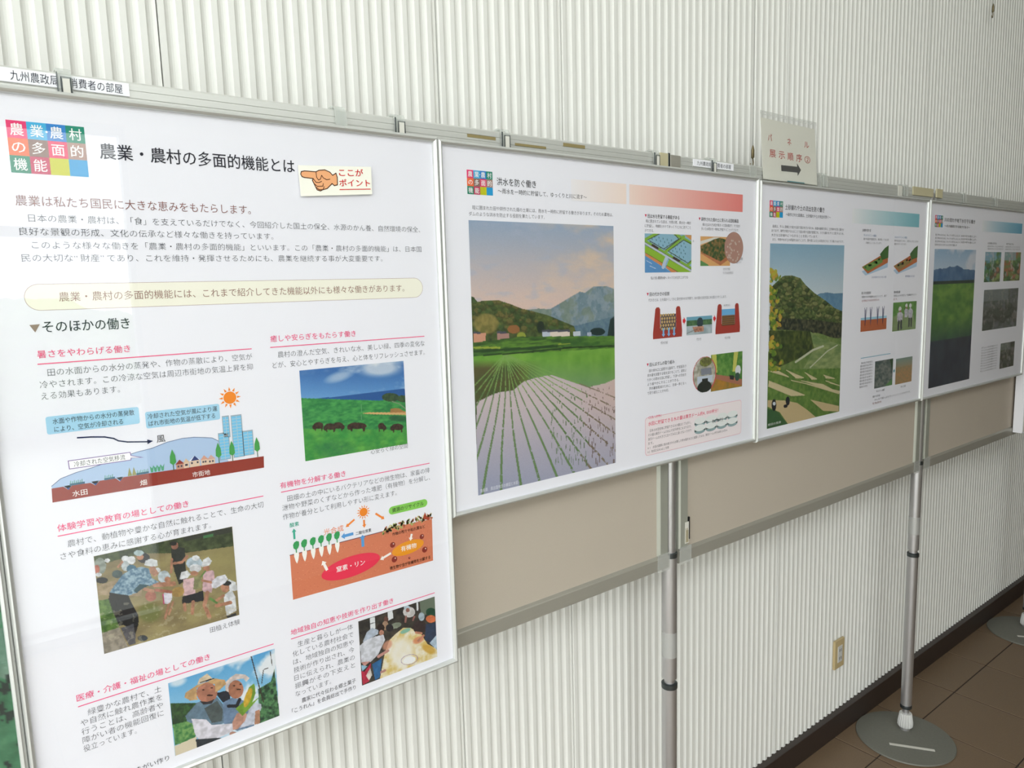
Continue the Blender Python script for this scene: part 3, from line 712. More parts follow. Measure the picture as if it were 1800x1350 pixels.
# rice planting
p = Pic(s, 98, 648, 297.2, 800.5, 1.1, [(88, 325), (1455, 42), (1527, 912), (192, 1280)])
p.put(p.all(), (128, 112, 76), (160, 146, 96), p.noise(30, 4, 1, 2)); p.put(p.all(), (150, 140, 84), amt=np.clip((p.X - 1000) / 500, 0, .6) * (p.Y < 600))
p.put(p.poly([(88, 325), (1455, 42), (1470, 235), (980, 300), (560, 300), (100, 420)]), (40, 52, 32), (74, 88, 52), p.noise(7, 3))
p.put(p.poly([(960, 145), (1455, 42), (1458, 100), (1000, 180)]), (46, 50, 44)); p.put(p.poly([(1165, 130), (1270, 110), (1270, 140), (1170, 158)]), (60, 120, 70))
p.put(p.poly([(130, 760), (250, 740), (340, 1020), (160, 1080)]), (58, 92, 36), (100, 136, 56), p.noise(6, 3)); p.put(p.poly([(165, 1080), (340, 1020), (430, 1220), (192, 1282)]), (128, 120, 108), (160, 150, 134), p.noise(5, 3))
p.put(p.ell(640, 880, 160, 130, 0, .7), (104, 120, 52), amt=.6 * p.ell(640, 880, 160, 130, 0, .7)); p.put(p.poly([(300, 560), (560, 560), (560, 720), (100, 700), (110, 620)]), (190, 160, 136), (130, 110, 80), p.noise(8, 3), .7)
SK = (196, 134, 104); WT = (236, 238, 244); BK = (24, 24, 28)
def blob(c, *m):
    k = m[0]
    for q_ in m[1:]: k = k | q_
    p.put(k, c, tuple(int(v * .82) for v in c), p.noise(5, 2))
blob((150, 160, 150), p.ell(150, 420, 60, 80)); blob((200, 110, 90), p.ell(120, 450, 30, 40)); blob(BK, p.ell(170, 560, 60, 30)); blob(WT, p.ell(135, 505, 32, 18), p.ell(222, 366, 26, 20), p.ell(400, 350, 38, 28), p.ell(460, 365, 40, 40))
blob((70, 90, 90), p.ell(320, 500, 52, 40)); blob((200, 210, 216), p.ell(400, 420, 40, 50)); blob((60, 110, 140), p.ell(460, 450, 50, 40)); blob(SK, p.line([(330, 430), (370, 380)], 22))
blob((40, 40, 46), p.ell(580, 345, 62, 50)); blob(SK, p.ell(545, 335, 34, 30)); blob((190, 214, 220), p.ell(532, 296, 48, 28))
blob((40, 46, 44), p.poly([(845, 260), (900, 230), (985, 250), (1000, 560), (930, 610), (880, 470)])); blob((170, 110, 90), p.ell(885, 225, 36, 38)); blob((30, 30, 34), p.ell(870, 205, 36, 22)); blob(SK, p.line([(880, 400), (960, 390), (1010, 330)], 24), p.line([(858, 360), (850, 490)], 22))
blob((190, 210, 226), p.ell(1080, 400, 80, 60)); blob((200, 214, 224), p.ell(780, 530, 60, 60)); blob(WT, p.ell(1095, 350, 38, 28), p.ell(1090, 450, 60, 40), p.ell(715, 465, 30, 26)); blob(SK, p.ell(1200, 450, 34, 34), p.ell(815, 560, 30, 30), p.ell(1080, 500, 40, 24))
blob((222, 180, 190), p.poly([(1170, 490), (1270, 470), (1285, 560), (1250, 690), (1160, 680)])); blob((232, 190, 196), p.poly([(970, 560), (1080, 540), (1090, 700), (970, 720)])); blob((150, 150, 100), p.poly([(1080, 540), (1150, 520), (1150, 640), (1070, 660)]))
blob((30, 34, 42), p.poly([(960, 730), (1170, 670), (1175, 770), (960, 800)])); blob(SK, p.line([(1210, 690), (1180, 810), (1230, 930)], 40), p.line([(1070, 780), (1060, 890)], 34), p.line([(985, 800), (990, 860)], 30), p.line([(1160, 570), (1250, 590)], 24))
blob(WT, p.poly([(932, 560), (950, 490), (1010, 470), (1045, 510), (1010, 545)]), p.poly([(1150, 440), (1165, 370), (1220, 340), (1255, 380), (1230, 420)]))
blob((190, 150, 80), p.ell(920, 680, 64, 48, -.3)); blob(SK, p.line([(840, 760), (790, 940)], 22), p.line([(870, 780), (830, 900)], 18)); blob((230, 226, 240), p.ell(815, 730, 46, 68, .2)); blob((200, 60, 110), p.line([(772, 700), (780, 795)], 12)); blob((190, 110, 90), p.ell(650, 720, 55, 50), p.line([(700, 660), (850, 680)], 30))
blob(WT, p.poly([(1400, 620), (1420, 560), (1490, 590), (1510, 670), (1440, 680)]), p.poly([(1370, 720), (1450, 660), (1490, 740), (1500, 870), (1400, 920)])); blob(SK, p.ell(1385, 640, 42, 50), p.line([(1300, 820), (1440, 790)], 34), p.line([(1370, 720), (1300, 770)], 26)); blob((30, 30, 36), p.ell(1400, 600, 46, 24))
blob((238, 238, 250), p.poly([(1250, 640), (1255, 580), (1310, 530), (1385, 512), (1415, 560), (1380, 600), (1290, 650)])); blob((60, 64, 70), p.poly([(1400, 925), (1490, 890), (1500, 915), (1410, 940)]))
blob((100, 150, 70), p.line([(1150, 530), (1190, 480)], 16), p.line([(1240, 750), (1300, 790)], 24))
blob(SK, p.poly([(640, 420), (690, 430), (730, 500), (690, 530), (640, 490)]), p.line([(690, 610), (880, 600)], 44), p.line([(590, 650), (670, 670)], 30)); blob((236, 240, 246), p.poly([(585, 415), (600, 370), (650, 352), (715, 370), (715, 425), (660, 430)]))
p.put(p.poly([(245, 680), (300, 600), (380, 500), (470, 450), (560, 430), (630, 450), (660, 540), (730, 580), (640, 620), (540, 610), (500, 690), (430, 710)]), (70, 110, 140), (150, 180, 200), p.noise(3.2, 2)); p.put(p.poly([(540, 600), (640, 610), (560, 650), (510, 690), (480, 660)]), (24, 66, 80))
blob((22, 22, 26), p.poly([(245, 680), (430, 710), (460, 780), (530, 910), (530, 990), (500, 1090), (480, 1110), (430, 1020), (380, 1000), (340, 1010), (270, 850), (235, 740)])); blob((86, 86, 94), p.poly([(355, 1030), (480, 990), (500, 1110), (500, 1180), (440, 1200), (400, 1130)])); blob((50, 60, 70), p.ell(570, 1130, 50, 30))
p.put(p.noise(6, 3) > .68, (200, 190, 160), amt=.35 * (p.Y > 780))
p.done()
# two people with corn
p = Pic(s, 180.5, 878.5, 351, 1003, 1.25, [(97, 486), (1243, 118), (1296, 855), (172, 1265)])
p.grad((40, 140, 214), (120, 190, 234), (p.Y - 150 + (p.X - 100) * .25) / 560); p.put(p.all(), (236, 242, 250), amt=np.clip((p.noise(34, 4) - .45) * 5, 0, 1) * np.clip((p.X - 380) / 500, .1, 1)); p.put(p.all(), (236, 242, 248), amt=.8 * p.ell(200, 470, 110, 60, -.3, .8))
lf = p.noise(5, 3)
p.put(p.poly([(120, 700), (400, 700), (420, 920), (140, 930)]), (26, 54, 34), (50, 96, 44), lf); p.put(p.poly([(145, 930), (330, 890), (400, 1000), (380, 1090), (170, 1150)]), (50, 120, 60), (120, 170, 90), lf)
p.put(p.poly([(165, 1160), (400, 1060), (400, 1190), (172, 1265)]), (222, 208, 180)); p.put(p.poly([(1060, 560), (1200, 480), (1240, 340), (1296, 855), (1080, 930)]), (22, 50, 40), (80, 140, 84), lf)
def b2(c, m): p.put(m, c, tuple(int(v * .85) for v in c), p.noise(6, 2))
b2((60, 50, 40), p.line([(985, 195), (1080, 560), (1120, 700)], 12) | p.line([(1100, 500), (1120, 350), (1170, 330)], 9) | p.line([(1195, 150), (1215, 300)], 8))
b2((28, 36, 50), p.poly([(600, 600), (760, 560), (760, 760), (680, 700)]))
b2((110, 140, 176), p.poly([(680, 700), (780, 650), (900, 680), (1000, 800), (1020, 960), (830, 1010), (680, 920)])); b2((210, 216, 236), p.poly([(930, 700), (1090, 720), (1100, 760), (1020, 940), (860, 980), (960, 800)])); b2((26, 30, 40), p.line([(740, 740), (830, 740), (860, 670)], 36)); b2((200, 140, 110), p.poly([(1030, 800), (1080, 780), (1080, 930), (1020, 950)]))
b2((190, 120, 90), p.ell(820, 560, 82, 100)); b2((232, 214, 206), p.poly([(710, 570), (700, 490), (760, 430), (820, 390), (920, 400), (970, 440), (930, 480), (900, 440), (800, 460), (740, 510), (740, 590)])); b2((50, 30, 26), p.ell(850, 560, 26, 8) | p.ell(800, 520, 12, 7) | p.ell(870, 505, 12, 7))
b2((36, 46, 56), p.poly([(390, 1090), (640, 1080), (720, 1095), (400, 1195)])); b2((104, 136, 160), p.poly([(280, 840), (400, 700), (520, 650), (620, 640), (680, 720), (690, 920), (560, 1000), (300, 900)])); b2((76, 90, 92), p.poly([(480, 760), (620, 680), (680, 780), (670, 900), (560, 920)]))
b2((236, 232, 246), p.poly([(345, 870), (500, 880), (560, 940), (780, 930), (790, 1010), (640, 1080), (420, 1090), (380, 1030)])); b2((208, 150, 130), p.poly([(780, 920), (830, 820), (880, 800), (940, 830), (920, 900), (840, 990), (790, 1000)]) | p.ell(790, 1040, 40, 24))
b2((196, 124, 98), p.ell(510, 590, 110, 110)); b2((46, 40, 46), p.poly([(430, 680), (520, 690), (590, 660), (560, 710), (470, 720)])); b2((60, 30, 26), p.ell(540, 620, 34, 10) | p.ell(470, 560, 14, 8) | p.ell(560, 540, 14, 8))
b2((216, 170, 112), p.poly([(270, 640), (280, 590), (400, 510), (600, 440), (700, 455), (715, 500), (650, 560), (600, 590), (590, 500), (500, 480), (400, 540), (400, 640), (420, 665), (330, 675)])); b2((238, 214, 178), p.poly([(405, 500), (430, 440), (510, 385), (560, 430), (580, 450), (440, 490)])); b2((30, 30, 40), p.line([(440, 480), (580, 440)], 12))
b2((120, 170, 50), p.poly([(815, 770), (900, 700), (960, 540), (1020, 495), (1035, 600), (1000, 700), (1080, 640), (960, 780), (890, 850)])); b2((232, 186, 50), p.ell(950, 650, 34, 110, .33))
p.done()
# long table of sweets
p = Pic(s, 508, 878.8, 673.6, 1006, 1.25, [(68, 398), (1080, 62), (1112, 858), (118, 1240)])
p.put(p.all(), (40, 40, 40), (70, 64, 56), p.noise(10, 3)); p.put(p.poly([(880, 130), (1085, 62), (1095, 240), (900, 330)]), (104, 118, 100)); p.put(p.poly([(218, 345), (285, 325), (292, 495), (226, 505)]) | p.poly([(455, 270), (520, 250), (530, 350), (465, 385)]) | p.poly([(835, 145), (862, 135), (862, 250), (840, 250)]), (232, 236, 240)); p.put(p.line([(220, 430), (290, 410)], 8) | p.line([(220, 350), (285, 335)], 6), (60, 60, 60))
b3 = lambda c, m: p.put(m, c, tuple(int(v * .86) for v in c), p.noise(6, 2))
p.put(p.poly([(350, 1165), (420, 800), (480, 640), (560, 560), (660, 480), (760, 480), (900, 560), (980, 690), (1112, 760), (1112, 858), (900, 940)]), (226, 196, 110), (244, 236, 216), p.noise(10, 3)); p.put(p.all(), (246, 242, 232), amt=.85 * p.ell(640, 800, 200, 240, .3, .7)); p.put(p.all(), (222, 150, 120), amt=.8 * p.ell(450, 710, 90, 60, -.8, .6)); p.put(p.all(), (226, 130, 90), amt=.8 * p.ell(860, 640, 90, 50, -.4, .6)); p.put(p.all(), (212, 160, 50), amt=.8 * p.ell(1000, 760, 120, 60, .5, .6)); p.put(p.all(), (120, 190, 170), amt=.9 * p.ell(690, 520, 80, 30, -.4, .4))
b3((224, 220, 220), p.ell(740, 270, 80, 70)); b3((190, 210, 226), p.ell(712, 215, 42, 32)); b3((170, 110, 100), p.ell(722, 245, 26, 28) | p.line([(700, 330), (690, 400)], 26) | p.line([(810, 330), (790, 380)], 22))
b3((140, 150, 130), p.ell(560, 450, 80, 36, -.3)); b3((110, 70, 60), p.ell(435, 370, 32, 40)); b3((190, 150, 120), p.ell(425, 450, 40, 60)); b3((40, 40, 46), p.ell(480, 480, 50, 50)); b3((56, 44, 46), p.ell(880, 470, 90, 90)); b3((180, 200, 214), p.ell(905, 330, 40, 55)); b3((24, 70, 50), p.ell(1030, 270, 66, 58)); b3((238, 120, 70), p.ell(1030, 360, 66, 50)); b3((44, 60, 90), p.poly([(960, 430), (1095, 410), (1105, 560), (1020, 670), (950, 640)])); b3((190, 214, 238), p.poly([(1010, 680), (1105, 570), (1112, 770)])); b3((214, 140, 110), p.line([(830, 540), (900, 550)], 30) | p.line([(860, 650), (930, 580)], 30))
b3((40, 30, 30), p.ell(365, 480, 50, 50)); b3((204, 140, 116), p.ell(375, 545, 30, 36)); b3((200, 214, 236), p.poly([(130, 660), (180, 540), (250, 480), (330, 510), (330, 560), (260, 600), (160, 680)])); b3((226, 228, 240), p.poly([(90, 715), (160, 650), (270, 600), (400, 570), (420, 640), (330, 830), (230, 930), (110, 940)])); b3((214, 150, 140), p.poly([(105, 935), (230, 920), (150, 985)]) | p.line([(330, 860), (460, 780)], 34) | p.line([(330, 1080), (420, 1040)], 30))
b3((40, 110, 176), p.poly([(250, 960), (380, 880), (350, 1130), (290, 1170)])); b3((204, 40, 70), p.poly([(105, 1050), (150, 1060), (235, 940), (215, 1180), (130, 1230)])); b3((240, 230, 220), p.poly([(170, 1110), (225, 1010), (250, 1100), (210, 1170)])); b3((150, 200, 230), p.poly([(108, 970), (190, 985), (120, 1050)]))
p.put(p.ell(742, 898, 115, 66, -.25) & ~p.ell(742, 898, 108, 60, -.25), (150, 110, 170)); p.put(p.ell(742, 905, 84, 46, -.25), (250, 250, 252))
p.done()
s.flush('printed_text')

# pointing-hand card stuck on poster 1
cd = thing('pointing_hand_card', 'small cream card with an orange pointing hand and red words', 'card', (-0.711 + 0.515, -0.004, FZ + 0.0028 - 0.112))
vs = [(447.4, 62.6), (580.8, 55.2), (580.2, 102.3), (449, 112.6)]
cs = Sheet(cd, -0.7110, FZ + 0.0028, -0.0046)
V3 = [cs.pt(x, y, 0) for x, y in vs]; V4 = [(a, b + 0.0006, c) for a, b, c in V3]
link_mesh('card_sheet', V3 + V4, [(3, 2, 1, 0), (4, 5, 6, 7), (0, 1, 5, 4), (1, 2, 6, 5), (2, 3, 7, 6), (3, 0, 4, 7)], 'card', cd)
hand = [(450.9, 76.7), (452.3, 72.5), (457.9, 71.1), (477.7, 71.1), (483.5, 68.2), (493.7, 66.8), (502.6, 69.9), (507.4, 74.8), (513.6, 70.8), (515.5, 77.5), (515.1, 90.2), (509.3, 91.8), (505.5, 88.6), (496.3, 97.2), (488.2, 99.8), (483.5, 102.1), (478.0, 100.8), (476.0, 97.1), (474.0, 92.7), (472.5, 89.7), (470.5, 85.7), (472.1, 82.5), (457.1, 81.8), (452.8, 80.7)]
cs.poly(hand, (236, 172, 124), 2); DK = (84, 48, 34)
cs.line(hand + hand[:1], 1.5, DK, 3)
for l in ([(477.7, 71.1), (478.2, 80.0), (481.3, 84.3), (484.8, 82.6), (487.5, 76.2)], [(487.5, 76.2), (490.1, 80.2), (496.1, 82.9), (501.9, 81.5)], [(472.1, 82.5), (476.6, 88.4), (482.2, 88.4), (486.8, 86.1)], [(473.1, 90.7), (478.4, 94.9), (488.6, 93.9), (489.5, 89.6)], [(476.5, 96.7), (481.4, 100.2), (488.2, 99.8), (490.8, 94.8)]): cs.line(l, 1.2, DK, 4)
cs.text('ここが', 519, 69.3, 564.8, 13.5, (206, 40, 44), .02, 3, rot=math.radians(-3)); cs.text('ポイント', 518.5, 86.5, 577, 13.5, (206, 40, 44), .02, 3, rot=math.radians(-3)); cs.line([(518.8, 97.8), (577.1, 93.6)], 1.4, (206, 40, 44))
cs.flush('printed_drawing')

# ---------------- poster 0 (green photograph, at the left edge)
p0, s = poster(-1.4410, 0.0028, 0.7110, 1.0221, 'framed poster with a full green wooded photograph, cut off by the left edge')
p = Pic(s, 30, 60, 711, 1022, 0.35)
n = p.noise(60, 5); n2 = p.noise(18, 4)
p.put(p.all(), (28, 84, 56), (96, 168, 120), n * .6 + n2 * .4); p.put(n > .58, (150, 160, 158), (90, 110, 106), n2, .6); p.put(n2 < .36, (20, 30, 34), amt=.8); p.put(p.V < .3, (130, 170, 200), amt=.8); p.done()

TINY = (84, 84, 92)
# ---------------- poster 2 (rice paddies)
p2, s = poster(0.0191, 0.0, 1.0089, 0.7150, 'wide framed poster with a tall photo of rice paddies below a blue mountain')
logo(s, 57.4, 41, 119, 87.2)
s.text('洪水を防ぐ働き', 129.2, 58.5, 231.2, 16.5, (34, 34, 42), .002); s.text('～雨水を一時的に貯留して、ゆっくりと川に流す～', 131.4, 77, 375.7, 11.2, (40, 40, 48), -.004)
T = lambda t, x0, y, x1, z=8.2, c=TINY, wt=-.008: s.text(t, x0, y, x1, z, c, wt)
R3 = lambda x, y: s.poly([(x, y - 3.6), (x + 7, y - 3.6), (x + 3.5, y + 3.4)], (214, 40, 80), 3)
for x, y, t, x1 in ((574, 110, '田は水を貯留する機能がある', 690), (776, 110.5, '耕作された畑の土に見られる団粒構造', 933), (580, 295.5, '田の代かきの役割', 652), (579, 466.5, '田んぼダムの取り組み', 672)):
    s.flush('printed_heading'); R3(x - 10, y); s.text(t, x, y, x1, 10.4, (50, 46, 52), .002)
s.flush('printed_heading')
T('畦に囲まれた田や耕作された畑の土壌には、雨水を一時的に貯留する働きがあります。そのため農地は、', 67.7, 112, 457, 9); T('ダムのような洪水を防止する役割を果たしています。', 59, 124.5, 252.5, 9)
T('畦に囲まれている田は、大雨の際、雨水を一時的', 568, 122, 734); T('に貯留し、時間をかけてゆっくりと川に流すこと', 564, 133, 734); T('ができる。', 564, 144, 596)
T('畑の土は小さな粒が集まった団粒構造で、すき間が', 781, 123.5, 940); T('多いため雨水を一時的に貯留することができます。', 776, 134.5, 935)
T('畦より低い農業用水路へ、ゆっくりと水を流すことができる', 585, 256.5, 723.6, 8, (50, 50, 56)); T('土の団粒', 925, 210, 955); T('構造のイメージ', 925, 219, 948); T('大きなすき間に', 868, 237, 900); T('たくさんの水が貯まる', 868, 247, 912); T('水', 742, 166, 747, 7)
T('代かきとは、土を細かくして水と混ぜ合わせる作業で、水の漏れを防ぎ田に水を蓄えやすくします。', 576, 309.5, 884)
T('代かき前', 620, 416, 646, 8, INK); T('代かき', 759, 416, 778, 8, INK); T('代かき後', 878, 420, 902, 8, INK); T('水が貯まる', 872, 333, 900, 7)
for k, t in enumerate(['田の排水口に設置する器具で、貯留量及び', '排水量を調整する堰を設けることで、通常よ', 'り多くの雨水を田に貯留し、下流への流出を', 'より緩やかにすることができる。', '洪水被害軽減のために、流域一体となっ', 'て取り組むことが大切。']):
    T(t, 571 + (6 if k in (0, 4) else 0), 481.5 + k * 11, (690 if k == 3 else 650 if k == 5 else 718))
s.flush('printed_text')
# fading red bar
for k in range(44):
    u0, u1 = k / 44, (k + 1) / 44; cA = [int(a * (1 - u) + b * u) for u in (u0,) for a, b in zip((246, 222, 212), (234, 134, 130))]
    s.rect(512 + 439 * u0, 40.5, 512 + 439 * u1, 86, cA, 2)
for k in range(18):
    u0, u1 = k / 18, (k + 1) / 18; cA = [int(a * (1 - u0) + b * u0) for a, b in zip((243, 240, 244), (246, 226, 216))]
    s.rect(330 + 172 * u0, 40.5, 330 + 172 * u1, 86, cA, 2)
s.flush('printed_band')
# paddy drawing
p = Pic(s, 563.5, 151, 737, 243.5, .9, [(115, 88), (805, 100), (822, 665), (130, 685)])
p.put(p.all(), (140, 190, 216)); p.put(p.poly([(700, 100), (810, 100), (812, 190)]), (226, 156, 84))
p.put(p.line([(100, 200), (820, 620)], 60) | p.line([(130, 180), (320, 70)], 46) | p.line([(430, 360), (690, 130)], 46) | p.line([(560, 90), (820, 230)], 44) | p.line([(760, 560), (840, 480)], 40), (136, 190, 60))
for l in ([(165, 185), (330, 95)], [(190, 200), (400, 320), (620, 165), (560, 100)], [(470, 350), (765, 530), (820, 490)], [(470, 350), (690, 180), (820, 240)], [(430, 330), (650, 150)]): p.put(p.line(l, 12), (70, 80, 50))
for i in range(9):
    for j in range(9):
        x, y = 200 + i * 62 + (j % 2) * 24, 110 + j * 52 + i * 14
        p.put(p.line([(x, y), (x + 4, y + 20)], 9) & (p.C[..., 2] > .8), (46, 110, 120))
p.put(p.line([(100, 225), (840, 660)], 34), (196, 206, 224)); p.put(p.line([(100, 245), (840, 682)], 7) | p.line([(100, 205), (840, 640)], 6), (60, 70, 70)); p.put(p.line([(235, 262), (310, 308)], 34) | p.line([(555, 450), (635, 495)], 34), (70, 50, 44))
p.put(p.poly([(120, 265), (440, 440), (400, 540), (122, 380)]) | p.poly([(485, 475), (822, 665), (822, 700), (600, 670), (450, 570)]), (146, 196, 44)); p.put(p.poly([(128, 382), (405, 545), (395, 590), (130, 425)]) | p.poly([(450, 575), (620, 665), (530, 680), (440, 600)]), (226, 140, 80)); p.put(p.line([(126, 378), (400, 540)], 6) | p.line([(450, 570), (620, 665)], 6), (80, 60, 50))
p.put(p.poly([(130, 428), (400, 595), (530, 675), (480, 700), (132, 700)]), (84, 150, 214)); p.put(p.line([(450, 445), (420, 520), (400, 600)], 46), (190, 208, 232)); p.put(p.line([(150, 500), (230, 545)], 7) | p.line([(200, 580), (290, 620)], 7), (220, 234, 248)); p.done()
# vegetable bed drawing with magnified soil
p = Pic(s, 772.7, 153.5, 898, 228.5, .9, [(955, 130), (1395, 130), (1395, 575), (962, 575)])
p.put(p.all(), (232, 172, 104)); p.put(p.poly([(955, 205), (1150, 140), (1240, 140), (1000, 240), (955, 260)]), (228, 226, 216)); p.put(p.poly([(955, 270), (970, 390), (1250, 570), (1395, 460), (1395, 300)]), (186, 106, 66), (204, 124, 80), p.noise(8)); p.put(p.poly([(960, 280), (1150, 170), (1230, 145), (1360, 175), (1395, 250), (1360, 420), (1250, 510), (965, 365)]), (40, 80, 40), (150, 110, 60), p.noise(6, 3)); p.put(p.poly([(962, 575), (965, 490), (1080, 560), (1080, 575)]), (90, 150, 80)); p.done()
s.ell(914, 181, 41.5, 41.5, (150, 112, 104), 4, 40); s.ell(914, 181, 40.5, 40.5, (178, 138, 126), 5, 40)
for k in range(26):
    a = random.uniform(0, 6.28); r_ = 37 * math.sqrt(random.random()); x, y = 914 + r_ * math.cos(a), 181 + r_ * math.sin(a)
    for b_ in range(3): s.line([(x - 3 * math.cos(b_ * 1.05), y - 3 * math.sin(b_ * 1.05)), (x + 3 * math.cos(b_ * 1.05), y + 3 * math.sin(b_ * 1.05))], .9, (216, 206, 196), 6)
s.flush('printed_diagram')
# puddling diagram
def trough(x0, x1, y0, y1, water):
    w_ = x1 - x0; c = (166, 62, 54)
    s.poly([(x0 + w_ * .08, y0 + 4), (x0 + w_ * .12, y0), (x0 + w_ * .2, y0), (x0 + w_ * .24, y0 + 5), (x0 + w_ * .24, y0 + 52), (x0 + w_ * .78, y0 + 52), (x0 + w_ * .78, y0 + 5), (x0 + w_ * .82, y0), (x0 + w_ * .9, y0), (x0 + w_ * .93, y0 + 4), (x1, y1 - 14), (x1 - 1, y1), (x0, y1), (x0, y1 - 14)], c, 2)
    if water: s.rect(x0 + w_ * .24, y0 + 14, x0 + w_ * .78, y0 + 32, (110, 178, 226), 3)
    s.rect(x0 + w_ * .25, y0 + (18 if not water else 31), x0 + w_ * .775, y0 + 58, (96, 84, 90) if not water else (96, 66, 40), 3)
    st = 9.4 if not water else 6.0; yy = y0 + (20 if not water else 32)
    while yy < y0 + 56:
        k = 0; xx = x0 + w_ * .26 + ((int((yy - y0) / st)) % 2) * st * .5
        while xx < x0 + w_ * .77: s.ell(xx, yy, st * .38, st * .38, (204, 172, 110) if not water else (150, 110, 60), 4, 8); s.ell(xx + st * .5, yy + 1, st * .24, st * .24, (90, 90, 110), 4, 6); xx += st
        yy += st * .9
trough(592, 702, 328, 405, False); s.flush('printed_diagram'); trough(838, 946, 329, 408, True); s.flush('printed_diagram')
for x in (630, 650, 670): s.arrow((x, 380), (x, 402), 6, 7, (130, 180, 226), 6); s.flush('printed_arrow')
for x in (702, 826): s.arrow((x + 2, 366), (x + 14, 366), 9, 8, (220, 50, 60), 3); s.flush('printed_arrow')
p = Pic(s, 719, 357, 823, 403.5, .7)
p.put(p.all(), (190, 206, 214), (150, 170, 180), p.noise(20, 2)); p.put((p.V > .2) & (p.V < .5), (50, 96, 60), (90, 130, 80), p.noise(6)); p.put(p.V < .2, (110, 176, 204)); p.put(p.ell(.52, .35, .12, .28), (40, 60, 70)); p.put(p.poly([(.22, .55), (.66, .55), (.66, .85), (.3, .85)]), (206, 150, 124), (160, 90, 70), p.noise(6)); p.put(p.line([(0, .9), (.4, .7)], .03), (110, 100, 90)); p.done()
p = Pic(s, 820, 461.5, 958.8, 560, .7)
p.put(p.all(), (60, 124, 44), (110, 160, 70), p.noise(10, 3)); p.put(p.poly([(0, .55), (1, .85), (1, 1), (0, 1)]), (190, 130, 40), (150, 120, 50), p.noise(12)); p.put(p.poly([(.02, .52), (.6, .66), (1, .8), (1, .97), (.5, .8), (.02, .62)]), (176, 110, 84)); p.put(p.poly([(.02, 0), (.16, 0), (.2, .5), (.08, .5)]) | p.poly([(.72, 0), (.86, 0), (.78, .55), (.68, .55)]), (204, 204, 90)); p.put(p.ell(.86, .52, .09, .14), (226, 230, 236)); p.put(p.ell(.84, .7, .08, .12), (50, 80, 70)); p.put(p.poly([(.58, .62), (.74, .66), (.72, .78), (.6, .74)]), (40, 40, 44)); p.done()
p = Pic(s, 743.5, 462.5, 842, 558, .7); e = p.ell(.5, .5, .5, .5)
p.put(p.all(), (220, 70, 80)); p.put(p.ell(.5, .5, .47, .475), (210, 206, 196), (150, 150, 130), p.noise(10)); p.put(p.ell(.55, .16, .26, .13), (130, 140, 60), (90, 90, 50), p.noise(5)); p.put(p.poly([(.34, .33), (.78, .33), (.8, .52), (.36, .52)]), (130, 136, 150)); p.put(p.poly([(.2, .54), (.86, .54), (.84, .76), (.2, .76)]), (200, 212, 230)); p.put(p.ell(.5, .86, .3, .18), (30, 40, 34)); p.put(p.poly([(.4, .62), (.64, .62), (.64, .95), (.4, .95)]), (34, 40, 36)); p.done(4, e)
# column box with domes
s.rrect(562.5, 597, 957, 693, 9, (238, 160, 176), 2); s.rrect(563.4, 597.9, 956.1, 692.1, 8.4, (246, 236, 240), 3)
s.text('COLUMN', 574, 597.5, 621, 9, (232, 110, 140), -.004, 5); s.text('水田に貯留できる水の量は東京ドーム約4,000杯分！', 573, 613.5, 852, 11.5, (230, 60, 104), .006, 5)
for k, t in enumerate(['日本の水田全体に貯留できる水の量はとても多く、', 'その量は東京ドームのおよそ何千杯分にもなります。', '東京ドームの大きさと比べてみると違いがよくわかり', 'ます。']): s.text(t, 573 + (6 if k == 0 else 0), 631 + k * 10.6, (592 if k == 3 else 739), 8.4, TINY, -.006, 5)
s.text('※1 水田の面積と畦の高さから計算した貯水量をもとに試算したもの。東京ドーム1杯分は約124万㎥。', 571, 674, 895, 7.4, TINY, -.004, 5); s.text('※2 畦の高さは30cmとして計算', 571, 684, 650, 7.4, TINY, -.004, 5)
for r_ in range(2):
    for c in range(4):
        x, y = 775 + c * 47, 632 + r_ * 19
        s.ell(x, y + 8, 23, 8, (150, 174, 178), 5, 20); s.rect(x - 23, y + 1, x + 23, y + 8, (176, 196, 198), 5); s.ell(x, y, 23, 9, (236, 240, 240), 6, 20)
s.text('約4,000杯分', 826, 641, 874, 11, (60, 60, 66), .006, 8)
s.flush('printed_diagram')
# the big photograph
p = Pic(s, 57.5, 137, 458.5, 691.5, .68, [(62, 18), (722, 42), (728, 1125), (100, 1276)])
p.grad((150, 172, 202), (226, 196, 184), (p.Y - 20) / 380); n = p.noise(90, 4, 1, 2.4)
p.put(p.all(), (238, 204, 172), amt=np.clip((n - .42) * 2.4, 0, .8) * np.clip((p.X - 250) / 400, 0, 1)); p.put(p.all(), (172, 182, 206), amt=.5 * np.clip((p.noise(40, 3, 1, 3) - .55) * 4, 0, 1))
nf = p.noise(9, 4); nl = p.noise(26, 4)
mt = [(300, 430), (340, 425), (380, 420), (430, 424), (470, 400), (520, 370), (568, 342), (590, 348), (630, 318), (690, 316), (735, 335), (740, 560), (300, 540)]
p.put(p.poly(mt), (96, 126, 140), (140, 156, 170), nl * .7 + nf * .3); p.put(p.poly(mt) & (p.noise(14, 4) > .55), (168, 178, 190), amt=.35); p.put(p.poly(mt), (90, 110, 60), amt=np.clip((nl - .5) * 3, 0, .35)); p.put(p.poly([(540, 500), (740, 450), (740, 560), (540, 550)]), (66, 100, 130), (90, 124, 140), nf, .8)
hill = [(60, 360), (85, 370), (100, 390), (150, 384), (200, 384), (250, 400), (300, 420), (350, 432), (420, 450), (540, 500), (560, 560), (60, 590)]
